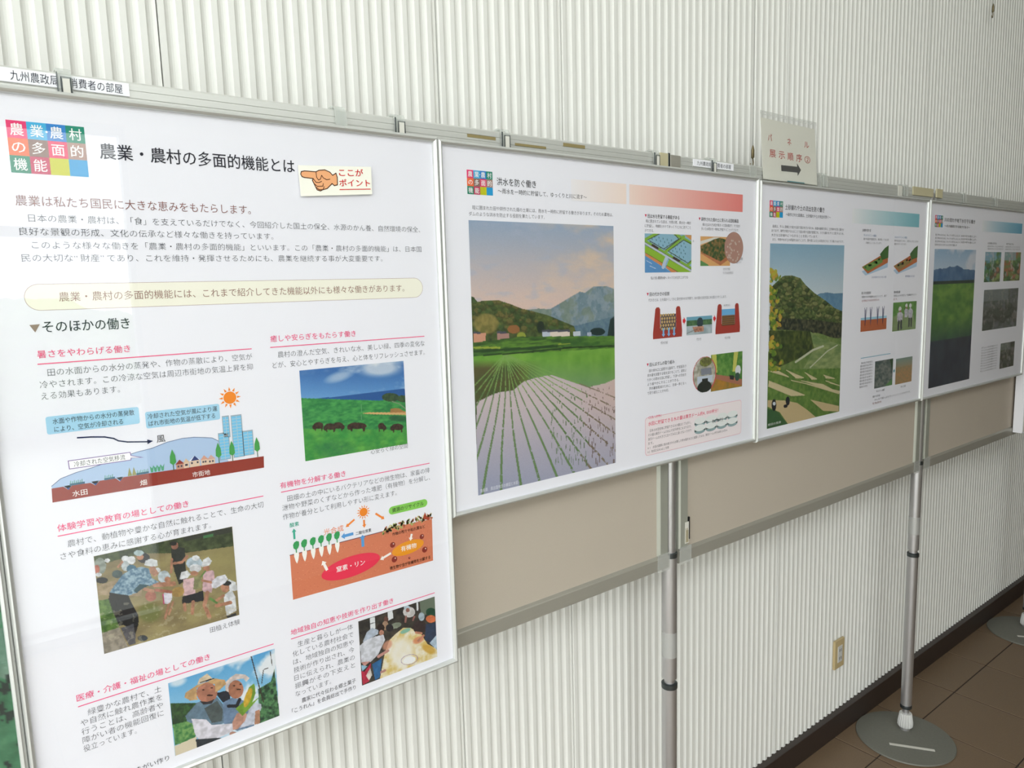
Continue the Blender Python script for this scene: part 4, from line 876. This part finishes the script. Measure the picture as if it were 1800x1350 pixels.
p.put(p.poly(hill), (34, 52, 28), (92, 108, 48), nf * .6 + nl * .4); p.crowns(p.poly(hill) & (p.Y < 545), 170, 15, [(84, 112, 44), (60, 92, 40), (112, 122, 52), (70, 104, 50), (130, 116, 56)], .55); p.put(p.ell(140, 490, 62, 50, 0, .3), (120, 110, 50), (160, 140, 70), nf, .85); p.put(p.ell(265, 515, 28, 20), (150, 96, 50)); p.put(p.ell(388, 505, 17, 28), (22, 40, 30)); p.put(p.poly([(705, 470), (735, 445), (740, 560), (690, 560)]) | p.ell(648, 525, 34, 18), (20, 44, 44))
for x0, y0, x1, y1, c in ((82, 535, 138, 575, (216, 150, 120)), (190, 535, 245, 565, (176, 130, 120)), (395, 528, 430, 548, (186, 196, 214)), (430, 524, 520, 548, (232, 214, 200)), (536, 525, 570, 545, (196, 206, 220)), (600, 530, 620, 545, (170, 180, 200))): p.put(p.poly([(x0, y0), (x1, y0 - 2), (x1, y1), (x0, y1)]), c)
for x0, x1, y in ((82, 112, 532), (190, 230, 530), (395, 520, 522)): p.put(p.poly([(x0 - 3, y + 6), (x0, y - 4), (x1, y - 6), (x1 + 3, y + 4)]), (70, 74, 90))
p.put(p.ell(300, 545, 20, 16), (146, 160, 50))
ed = 552 - (p.X - 60) * .012 + 30 * np.clip((300 - p.X) / 260, 0, 1)
fl = p.Y > ed; p.put(fl, (44, 92, 34), (96, 146, 44), p.noise(22, 4, .6, 3)); p.put(fl & (p.Y < 612) & (p.X < 480), (34, 70, 30), (90, 140, 40), p.noise(12, 3, .5, 3))
p.put(p.line([(85, 600), (200, 600)], 9) | p.line([(470, 584), (520, 580)], 5), (150, 170, 50)); p.put(p.line([(130, 636), (350, 618), (520, 598), (735, 590)], 7), (26, 54, 24)); p.put(p.line([(85, 618), (300, 604), (460, 592)], 12), (30, 66, 28))
pad = p.Y > 640 - (p.X - 90) * .064; p.put(pad, (96, 158, 48), (120, 176, 60), p.noise(30, 3))
wat = p.poly([(95, 850), (180, 808), (260, 795), (310, 755), (370, 735), (440, 725), (520, 752), (600, 780), (680, 762), (740, 735), (745, 1200), (90, 1290)])
k = np.clip((p.Y - 650) / 120, 0, 1); p.put(pad, (110, 150, 110), amt=k * .75 * (p.X > 330)); p.put(pad & (p.X < 400) & (p.Y > 650), (52, 78, 40), (80, 70, 40), p.noise(30, 2), .9 * np.clip((400 - p.X) / 130, 0, 1) * np.clip((p.Y - 655) / 40, 0, 1))
p.put(wat, (206, 188, 194)); p.put(wat, (150, 158, 190), amt=np.clip((p.Y - 850) / 400, 0, 1) * .9); p.put(wat, (214, 176, 160), amt=.5 * np.clip((p.X - 520) / 200, 0, 1) * np.clip((1000 - p.Y) / 200, 0, 1))
vx, vy = 225, 628
for i, xb in enumerate([-420, -250, -110, -30, 45, 120, 205, 300, 395, 490, 590, 700, 820, 960, 1120, 1310, 1540, 1830]):
    pts = []
    for t in np.linspace(0.03, 1, 16):
        tt = t ** 1.5; pts.append((vx + (xb - vx) * tt + 14 * math.sin(t * 5.2 + i) * (t * (1 - t)) * 2, vy + 640 * tt))
    ys = [q_[1] for q_ in pts]
    for a, b_ in zip(pts[:-1], pts[1:]):
        d = (a[1] - vy) / 640; m = p.line([a, b_], 3.0 + 10 * d)
        gap = (p.noise(4, 2) > (.24 + .26 * max(0, (a[0] - 420) / 300))) if d > .12 else p.all() > 0
        g_ = (124, 168, 80) if a[1] < 770 else (94, 132, 72)
        if a[0] > 560: g_ = (126, 112, 86)
        p.put(m & gap & pad, g_, amt=.9)
for i in range(150):
    x, y = RNG.uniform(430, 735), RNG.uniform(770, 1150); L = 5 + (y - 740) / 18
    p.put(p.line([(x, y), (x + RNG.uniform(-2, 2), y - L)], 3), (110, 90, 80) if x > 600 else (86, 120, 72), amt=.8)
p.done()
s.text('島根県　奥出雲地方の棚田と水田', 63, 683, 161, 8.6, (236, 238, 244), -.004, 6); s.flush('printed_caption')

# ---------------- poster 3 (wooded hill)
p3, s = poster(1.0503, -0.0071, 1.0264, 0.7127, 'wide framed poster with a tall photo of a wooded hill and terraced fields')
logo(s, 45.5, 41.6, 111.5, 87.4)
s.text('土砂崩れや土の流出を防ぐ働き', 122, 56.5, 333, 16.5, (44, 44, 54), .002); s.text('～耕作された田畑は、土砂崩れや土の流出を防ぐ～', 125.7, 77, 370, 10.6, (60, 60, 70), -.004)
for k, (t, x0, x1) in enumerate([('田畑は、平らに整備され畦や石垣で囲まれているため、斜面の崩壊を抑え、土砂崩れを防ぐ働きが', 62, 451), ('あります。耕作が続けられることで田の畦や法面が管理され、小さな崩れもすぐに直されるため、', 56, 452), ('大きな土砂崩れにつながることを防いでいます。', 56, 300), ('また、作物や水が土の表面をおおうことで、雨や風による土の流出を少なくする働きもあります。', 62, 452.5)]):
    T(t, x0, 112 + k * 12.2, x1, 8.6)
for x, y, t, x1 in ((566, 110, '土砂崩れを防ぐ田', 622), (576, 312.5, '風による土の流出を防ぐ', 640), (800, 315.5, '農地の保全活動', 846)): s.text(t, x, y, x1, 9.6, (60, 60, 66), .002)
T('手入れされている棚田', 577, 126, 660, 8, (70, 130, 170)); T('畦や石垣が管理され、雨が降っても土砂', 577, 138, 748); T('が崩れにくくなっています。', 592, 150, 700); T('手入れされていない棚田', 790, 128, 880, 8, (70, 130, 170)); T('畦や石垣がこわれ、大雨のときに土砂が', 790, 140, 970); T('崩れやすくなります。', 790, 151, 880); T('ひび割れの少ない田', 640, 262, 740, 8, (90, 110, 160)); T('耕作放棄された田', 880, 262, 950, 8, (90, 110, 160))
T('作物や水が地面をおおうことで、風で', 578, 326, 750); T('土が飛ばされるのを防ぎます。', 578, 338, 700, 8, (160, 60, 60)); T('地域の人々が協力して田畑を守ってい', 800, 328, 975); T('ます。', 800, 340, 830, 8, (150, 60, 60))
s.rect(586, 527, 793, 529.2, (120, 180, 206), 3)
for k in range(9): T('棚田の保全に取り組む地域では', 584 + (5 if k == 0 else 0), 545 + k * 10, 668 - (30 if k == 8 else 0), 7.8)
T('守られている棚田', 700, 652, 760, 8, INK); T('荒れた棚田', 880, 655, 920, 8, INK); T('棚田を守る取り組み', 676, 668, 730, 8, INK); T('みんなで田んぼを守っていくことが大切です。', 690, 680, 960, 8); T('写真提供', 676, 692, 740, 7.6, (140, 60, 60))
s.flush('printed_text')
for k in range(44):
    u0, u1 = k / 44, (k + 1) / 44; cA = [int(a * (1 - u0) + b * u0) for a, b in zip((240, 242, 246), (124, 190, 204))]
    s.rect(500 + 470 * u0, 44, 500 + 470 * u1, 90.5, cA, 2)
s.flush('printed_band')
p = Pic(s, 51, 160, 457, 691, .7, [(50, 28), (572, 42), (533, 1198), (32, 1300)])
p.grad((140, 182, 210), (206, 218, 226), (p.Y - 40) / 380); nf = p.noise(11, 5); nl = p.noise(50, 3)
p.put(p.poly([(350, 400), (400, 378), (450, 372), (500, 380), (566, 378), (566, 520), (350, 520)]), (84, 130, 166), (100, 146, 176), nf)
p.put(p.poly([(60, 330), (90, 300), (140, 255), (200, 250), (260, 270), (300, 320), (360, 375), (440, 430), (500, 480), (566, 510), (560, 760), (45, 760)]), (40, 62, 34), (120, 136, 70), nf * .65 + nl * .35)
p.crowns(p.poly([(60, 330), (90, 300), (140, 255), (200, 250), (260, 270), (300, 320), (360, 375), (440, 430), (500, 480), (566, 510), (560, 600), (45, 600)]), 260, 20, [(104, 124, 62), (70, 98, 48), (148, 152, 88), (60, 84, 44), (126, 138, 76)], .6)
p.put(p.poly([(50, 540), (350, 560), (562, 590), (556, 730), (400, 700), (330, 640), (50, 620)]), (28, 40, 32), (84, 84, 58), p.noise(8, 4))
p.put(p.Y > 760 - .2 * p.X + 40 * np.sin(p.X / 70), (84, 118, 52), (134, 150, 84), nl * .5 + nf * .5); p.put(p.poly([(45, 630), (330, 640), (360, 780), (120, 880), (45, 860)]), (36, 54, 26), (84, 96, 40), nf); p.put(p.poly([(330, 640), (400, 690), (556, 740), (545, 940), (280, 900), (360, 760)]), (104, 132, 74), (150, 164, 100), p.noise(20, 3, .6, 2)); p.put(p.line([(230, 850), (350, 770), (420, 745)], 14) | p.line([(330, 890), (450, 780), (520, 740)], 7), (196, 200, 170))
p.put(p.Y > 900, (74, 116, 44), (110, 142, 60), nf)
for l in ([(40, 905), (180, 950), (110, 910)], [(165, 905), (285, 960), (230, 960)], [(295, 925), (375, 970), (340, 972)], [(425, 945), (500, 970), (440, 965)], [(45, 975), (290, 1078), (200, 1080), (40, 1010)], [(200, 975), (540, 1060), (530, 1075), (300, 1000)], [(270, 980), (420, 1010), (530, 1070)], [(440, 985), (535, 1020), (470, 1000)]): p.put(p.poly(l), (212, 196, 150)); p.put(p.line(l, 6), (206, 190, 146))
p.put(p.poly([(38, 1105), (150, 1110), (240, 1130), (310, 1180), (380, 1240), (180, 1275), (120, 1190), (38, 1150)]) | p.poly([(330, 1110), (530, 1160), (530, 1198), (420, 1190)]), (204, 180, 132)); p.put(p.poly([(36, 1160), (110, 1190), (180, 1280), (32, 1300)]), (50, 92, 50))
p.put(p.ell(80, 1140, 16, 40) | p.ell(175, 1115, 14, 30) | p.ell(160, 1150, 14, 12), (30, 34, 40)); p.put(p.ell(82, 1130, 10, 12), (210, 220, 230))
for i in range(120):
    x, y = 50 + abs(RNG.normal(0, 34)), RNG.choice([250, 370, 440, 520, 580, 700, 760, 860]) + RNG.uniform(-40, 40); p.put(p.ell(x, y, RNG.uniform(6, 14), RNG.uniform(10, 22), RNG.uniform(-.6, .6)), [(130, 150, 40), (186, 176, 50), (90, 130, 40), (196, 150, 50)][i % 4], amt=.9)
p.done(); s.text('棚田の風景', 56, 680, 122, 8, (226, 230, 226), -.004, 6); s.flush('printed_caption')
def slope(x0, y0, green):
    s.poly([(x0, y0 + 52), (x0 + 26, y0 + 66), (x0 + 176, y0 + 40), (x0 + 176, y0 + 20)], (180, 206, 230), 2)
    s.poly([(x0, y0 + 38), (x0 + 40, y0 + 60), (x0 + 176, y0 + 24), (x0 + 176, y0 + 2), (x0 + 120, y0 + 2)], (190, 112, 70), 3)
    s.poly([(x0 + 4, y0 + 38), (x0 + 44, y0 + 52), (x0 + 140, y0 + 22), (x0 + 130, y0 + 6)], (110, 150, 80) if green else (150, 130, 80), 4)
    s.poly([(x0 + 118, y0 - 4), (x0 + 150, y0 - 24), (x0 + 177, y0 - 34), (x0 + 177, y0 + 8), (x0 + 134, y0 + 16)], (70, 110, 60), 5)
    for k in range(16): x = x0 + 14 + random.uniform(0, 110); s.ell(x, y0 + 46 - (x - x0) * .26 + random.uniform(-4, 6), 7, 4, random.choice([(80, 140, 70), (130, 160, 80), (60, 110, 60)]) if green else random.choice([(150, 150, 70), (110, 90, 60), (196, 80, 60), (90, 110, 60)]), 6, 8)
slope(572, 190, True); s.flush('printed_diagram'); slope(790, 188, False); s.flush('printed_diagram')
s.rect(577, 402, 755, 440, (184, 104, 70), 3); s.rect(577, 394, 755, 402, (160, 206, 226), 3)
for x in (606, 642, 690, 728):
    for d in (-6, 0, 7): s.line([(x, 420), (x + d, 368 - abs(d))], 2.2, (84, 84, 124), 5)
s.flush('printed_diagram')
p = Pic(s, 799, 351.5, 978, 452, .4); p.put(p.all(), (84, 140, 60), (110, 164, 80), p.noise(14)); p.put(p.poly([(0, .5), (.3, .4), (.9, .5), (1, 1), (0, 1)]), (150, 160, 120), amt=.7); p.put(p.poly([(.18, .4), (.3, .3), (.42, .42), (.4, .66), (.2, .66)]) | p.poly([(.48, .3), (.56, .2), (.64, .3), (.62, .56), (.5, .56)]) | p.poly([(.64, .32), (.74, .2), (.86, .34), (.82, .6), (.66, .58)]), (214, 210, 222), (180, 176, 190), p.noise(5, 2)); p.put(p.ell(.29, .24, .06, .08) | p.ell(.56, .14, .05, .07) | p.ell(.73, .14, .06, .07), (228, 226, 228)); p.put(p.ell(.3, .32, .04, .04) | p.ell(.57, .21, .035, .04), (170, 120, 96)); p.put(p.line([(.26, .66), (.25, .95)], .07) | p.line([(.36, .66), (.37, .93)], .07) | p.line([(.7, .6), (.7, .88)], .06) | p.line([(.79, .6), (.8, .88)], .06), (52, 56, 66)); p.done()
p = Pic(s, 685, 547, 815, 641, .4); p.put(p.all(), (66, 84, 84), (130, 134, 126), p.noise(14, 3, 1, 2)); p.put(p.poly([(.55, 1), (1, .75), (1, 1)]), (90, 146, 80)); p.put(p.poly([(.8, 0), (1, 0), (1, .5), (.9, .3)]), (50, 80, 50)); p.done()
p = Pic(s, 837, 551, 964, 643, .4); p.grad((120, 150, 140), (190, 140, 90), p.V * 1.6); p.put(p.V > .35, (190, 136, 84), (140, 130, 90), p.noise(8, 3, 1, 2), .7); p.done()
s.arrow((820, 592), (832, 592), 8, 7, (70, 150, 160), 3); s.flush('printed_diagram')

# ---------------- poster 4 (blue mountain)
p4, s = poster(2.1006, -0.0080, 1.0085, 0.7140, 'farthest wide framed poster, its photo of blue mountains overlaid by reflections')
logo(s, 47.6, 41.6, 114, 84)
s.text('川の流れや地下水を守る働き', 126.3, 55, 409, 17, (56, 52, 52), .004); s.text('～水の循環を守る働きがある～', 130, 78, 360, 11, (66, 62, 62), .0)
for k in range(4): T('田に貯められた水は、ゆっくりと地下にしみこみ、川の流れや地下水を豊かにします。', 56, 112 + k * 12, 430 - (180 if k == 3 else 0), 8.8)
s.text('川の流れを守る', 546, 136, 640, 9.6, (60, 60, 66), .004); s.text('地下水を守る', 748, 136, 830, 9.6, (60, 60, 66), .004)
for x in (546, 740):
    for k in range(2): T('水田の水がゆっくりと川へ戻ります', x, 148 + k * 10, x + 170, 8)
for k in range(10): T('地下にしみこんだ水は長い時間をかけて川に', 545, 566 + k * 11, 720, 8)
s.flush('printed_text')
for k in range(40):
    u0, u1 = k / 40, (k + 1) / 40; cA = [int(a * (1 - u0) + b * u0) for a, b in zip((238, 240, 246), (92, 170, 204))]
    s.rect(480 + 441 * u0, 46, 480 + 441 * u1, 90, cA, 2)
s.flush('printed_band')
p = Pic(s, 56, 164, 434, 685, .4); p.grad((150, 186, 220), (214, 222, 234), p.V * 4); p.put(p.all(), (226, 226, 236), amt=np.clip((p.noise(70, 3) - .5) * 4, 0, .8) * (p.V < .2))
p.put(p.V > .13 + .05 * (p.noise(90, 3, 1, .01) - .5) * 2, (50, 92, 140), (84, 120, 160), p.noise(30)); p.put(p.V > .225, (30, 50, 44)); p.put(p.V > .25, (66, 120, 44), (110, 156, 60), p.noise(50, 3, 1, 2)); p.put(p.V > .5, (26, 60, 60), (40, 84, 70), p.noise(40), np.clip((p.V - .5) * 5, 0, 1)); p.put(p.V > .66, (28, 34, 54), (44, 54, 70), p.noise(50)); p.done()
for (x0, y0, x1, y1, a, b_) in ((529, 171, 699, 294, (96, 156, 190), (80, 130, 60)), (737, 170, 926, 293, (100, 150, 70), (190, 90, 60)), (538, 326, 921, 495, (110, 112, 118), (70, 80, 74)), (753, 562, 917, 673, (60, 76, 40), (36, 30, 30))):
    p = Pic(s, x0, y0, x1, y1, .3); p.put(p.all(), a, b_, p.noise(26, 4, 1, 2)); p.crowns(p.V > (.35 - .2 * p.U), 26, .13, [(90, 150, 70), (60, 110, 60), (150, 176, 90), (196, 120, 90)] if y0 < 300 else [(96, 100, 96), (70, 78, 70), (120, 116, 110)], .8); p.put((p.V < .28) & (p.U < .7), (150, 190, 220) if y0 < 300 else (130, 140, 140), amt=.7); p.put(p.noise(20, 3) > .66, (214, 200, 206) if y0 < 300 else (150, 150, 140), amt=.6); p.done()

# ------------------------------------------------------------------ clips on the top rails
def clip(x, w_, kind, label):
    t = thing('poster_clip', label, 'clip', (x, RY - 0.006, FZ + 0.008), 'plastic clips over the board top rail')
    pr = [(RY + 0.030, TOPZ - 0.006), (RY + 0.030, TOPZ + 0.005), (RY + 0.010, TOPZ + 0.0075), (RY - 0.002, TOPZ + 0.0045), (RY - 0.0065, TOPZ - 0.004), (RY - 0.0075, FZ + 0.012),
          (RY - 0.0045, FZ + 0.012), (RY - 0.0035, TOPZ - 0.005), (RY - 0.0005, TOPZ + 0.002), (RY + 0.010, TOPZ + 0.0045), (RY + 0.0275, TOPZ + 0.0025), (RY + 0.0275, TOPZ - 0.006)]
    n = len(pr); vs = [(x - w_ / 2, y, z) for y, z in pr] + [(x + w_ / 2, y, z) for y, z in pr]
    link_mesh('strap', vs, [(i, (i + 1) % n, n + (i + 1) % n, n + i) for i in range(n)] + [tuple(range(n))[::-1], tuple(range(n, 2 * n))], 'clip', t)
    if kind:
        z0, z1 = FZ + 0.0125, TOPZ - 0.008; yf = RY - 0.0085
        xa, xb = x - w_ * .22, x + w_ * .40
        pts = [(xa, yf, z0), (xa, yf, z1), (xb, yf, z1), (xb, yf, z0)]
        tube_path('wire_loop', pts, 0.0009, 'dark', t, 6)
        box('slot_pad', xa + .0015, xb - .0015, yf - .0004, yf + .0012, z0, z1 - .002, 'pad', t)
        box('edge_strip', x - w_ * .5, x - w_ * .44, RY - 0.0090, RY - 0.006, z0, TOPZ - 0.002, 'dark', t)
for x, w_, k, lb in ((-0.583, 0.019, 1, 'clear clip overlapping the long lettered label strip at left'), (-0.166, 0.021, 0, 'plain clear clip without slot, above the middle of the nearest poster'),
    (-0.049, 0.022, 1, 'slotted clip just left of the joint between the two nearest posters'), (0.197, 0.022, 1, 'slotted clip above the small coloured logo of the paddy poster'),
    (0.660, 0.020, 1, 'slotted clip beside the yellowed tape lump at the board joint'), (0.884, 0.020, 1, 'slotted clip overlapping the short white label strip'),
    (1.437, 0.026, 0, 'clear clip just right of the hand-lettered sign'), (1.975, 0.028, 0, 'clear clip above the right end of the wooded hill poster'),
    (2.478, 0.026, 0, 'clear clip above the title of the farthest poster'), (2.800, 0.026, 0, 'farthest clear clip, near the right edge')):
    clip(x, w_, k, lb)

def tapebox(nm, x0, x1, z0, z1, m, label, cat, d=0.0035):
    return tag(box(nm, x0, x1, RY - d, RY - 0.0002, FZ + z0, FZ + z1, m, bev=0.0008, seg=1), label, cat)
tapebox('tape_patch', 0.674, 0.704, 0.010, 0.0485, 'oldtape', 'yellowed tape patch beside the slotted clip at the nearer board joint', 'tape', .005)
tapebox('rail_end_cap', 0.706, 0.7135, 0.006, 0.0505, 'dark', 'dark end cap on the rail where the two nearer boards meet', 'end cap', .003)
tapebox('tape_patch', 0.7145, 0.7535, 0.012, 0.047, 'alu2', 'grey tape bridging the gap between the two nearer boards', 'tape', .003)
tapebox('tape_patch', 1.050, 1.082, 0.012, 0.050, 'tape', 'clear tape patch left of the hand-lettered sign', 'tape', .002)
tapebox('tape_patch', 1.400, 1.4235, 0.006, 0.048, 'tape', 'clear tape patch right of the hand-lettered sign', 'tape', .002)
tapebox('tape_patch', 1.925, 1.957, 0.008, 0.0475, 'pad', 'pale tape patch above the blue band of the hill poster', 'tape', .002)
tapebox('tape_patch', 2.035, 2.20, 0.020, 0.0500, 'oldtape', 'brownish tape strip over the farther board joint', 'tape', .004)
tapebox('tape_patch', 2.225, 2.275, 0.020, 0.0525, 'oldtape', 'short brown tape lump right of the farther board joint', 'tape', .006)

def strip(x0, x1, z0, z1, t, tx0, tx1, label, size, slope_=0.0):
    r = thing('label_strip', label, 'label', ((x0 + x1) / 2, RY, FZ + z0), 'lettered label strips on the top rail')
    sh = Sheet(r, x0, FZ + z1, RY - 0.0018)
    box('paper_strip', x0, x1, RY - 0.0018, RY - 0.0002, FZ + z0, FZ + z1, 'white', r)
    sh.text(t, tx0, (z1 - z0) * 500, tx1, size, (30, 30, 50), -.004, 3); sh.flush('printed_text')
strip(-0.690, -0.500, 0.026, 0.0445, '九州農政局　消費者の部屋', 44, 181, 'long white label strip with black lettering at the left end of the rail', 14.5)
strip(0.805, 0.975, 0.0265, 0.0445, '九州農政局　消費者の部屋', 14, 158, 'short white label strip with grey lettering left of the hand-lettered sign', 12)

# ------------------------------------------------------------------ hand-lettered sign in a sleeve
sg = thing('direction_sign', 'paper sign with red lettering and a black arrow, standing on the top rail', 'sign', (1.25, RY - .004, FZ + 0.012))
ZT = 0.184
sh = Sheet(sg, 1.1085, FZ + ZT, RY + 0.0075, tilt=0.075)
w0, h0 = 283, 170
def quadbox(nm, a, b, c, d, th, m):
    v = [sh.pt(*q_, 0) for q_ in (a, b, c, d)]; v2 = [(x, y + th, z) for x, y, z in v]
    return link_mesh(nm, v + v2, [(3, 2, 1, 0), (4, 5, 6, 7), (0, 1, 5, 4), (1, 2, 6, 5), (2, 3, 7, 6), (3, 0, 4, 7)], m, sg)
quadbox('paper_sheet', (0, 0), (w0, 3), (w0, h0), (0, h0), .0005, 'card')
RD = (200, 62, 48)
for ch, x0, x1, y in (('パ', 32, 52, 52), ('ネ', 129, 150, 54), ('ル', 219, 246, 54)): sh.text(ch, x0, y, x1, 23, RD, .006)
for k, ch in enumerate('展示順序②'): sh.text(ch, 36 + k * 45.5, 95 + k * .6, 36 + k * 45.5 + 31, 25, RD, .006)
sh.arrow((92, 133), (196, 131), 17, 20, (22, 22, 24), 3); sh.flush('printed_text')
sh.rect(120, 167, 212, 170, (60, 140, 150), 3); sh.flush('teal_tape')
sh.y -= 0.003
quadbox('clear_sleeve', (-4, -19), (w0 + 5, -16), (w0 + 5, h0 + 1), (-4, h0 + 1), .0004, 'sleeve')
for k in range(3): sh.rect(-4, -17 + k * 4, w0 + 5, -15.6 + k * 4, (206, 208, 204), 2)
sh.flush('zip_closure')

# ------------------------------------------------------------------ white-edged panel at the far right, wires, outlet
wp = thing('edge_panel', 'thick white-edged display panel cut off by the right edge', 'panel', (3.45, 0.02, FZ - 1.012))
box('panel_body', 3.165, 3.53, -0.006, 0.033, FZ - 1.012, FZ - 0.02, 'white', wp, bev=.001, seg=1)
box('face_sheet', 3.172, 3.523, -0.0072, -0.006, FZ - 1.006, FZ - 0.026, 'pad', wp)
sh = Sheet(wp, 3.172, FZ - 0.026, -0.0072)
for x0, y0, x1, y1 in ((60, 120, 300, 400), (60, 720, 340, 790), (70, 820, 330, 900), (60, 450, 330, 640)): sh.rect(x0, y0, x1, y1, (198, 170, 186), 2)
sh.flush('printed_block')

def wire(x, y, zt, zb, label):
    t = thing('hanging_wire', label, 'wire', (x, y, zb), 'picture wires with small hooks')
    tube_path('steel_wire', [(x, y, zt), (x, y, zb + .05)], 0.0011, 'alu', t, 8)
    lathe('hook_body', x, y, [(0.002, zb + .022), (0.0048, zb + .026), (0.0048, zb + .046), (0.003, zb + .054), (0.0014, zb + .060)], 'brass', t, 16)
    tube_path('hook', [(x, y, zb + .026), (x + .003, y, zb + .012), (x + .001, y, zb), (x - .008, y, zb - .001), (x - .011, y, zb + .008)], 0.0018, 'brass', t, 8)
wire(1.160, 0.10, H - .01, FZ + 0.062, 'thin steel wire and brass hook hanging left of the hand-lettered sign')
wire(3.140, 0.205, H - .01, FZ + 0.885, 'thin steel wire and dark hook high on the wall at upper right')

ot = thing('wall_outlet', 'aged ivory double wall outlet low on the ribbed wall', 'outlet', (2.0, 0.232, FZ - 1.855))
box('cover_plate', 1.958, 2.032, 0.224, 0.2345, FZ - 1.853, FZ - 1.731, 'beige', ot, bev=.003)
box('socket_frame', 1.978, 2.012, 0.2215, 0.2245, FZ - 1.827, FZ - 1.757, 'knob', ot, bev=.001, seg=1)
for z in (-1.775, -1.809):
    for dx in (-.006, .006): box('slot', 1.995 + dx - .0012, 1.995 + dx + .0012, 0.2209, 0.2218, FZ + z - .006, FZ + z + .006, 'black', ot)
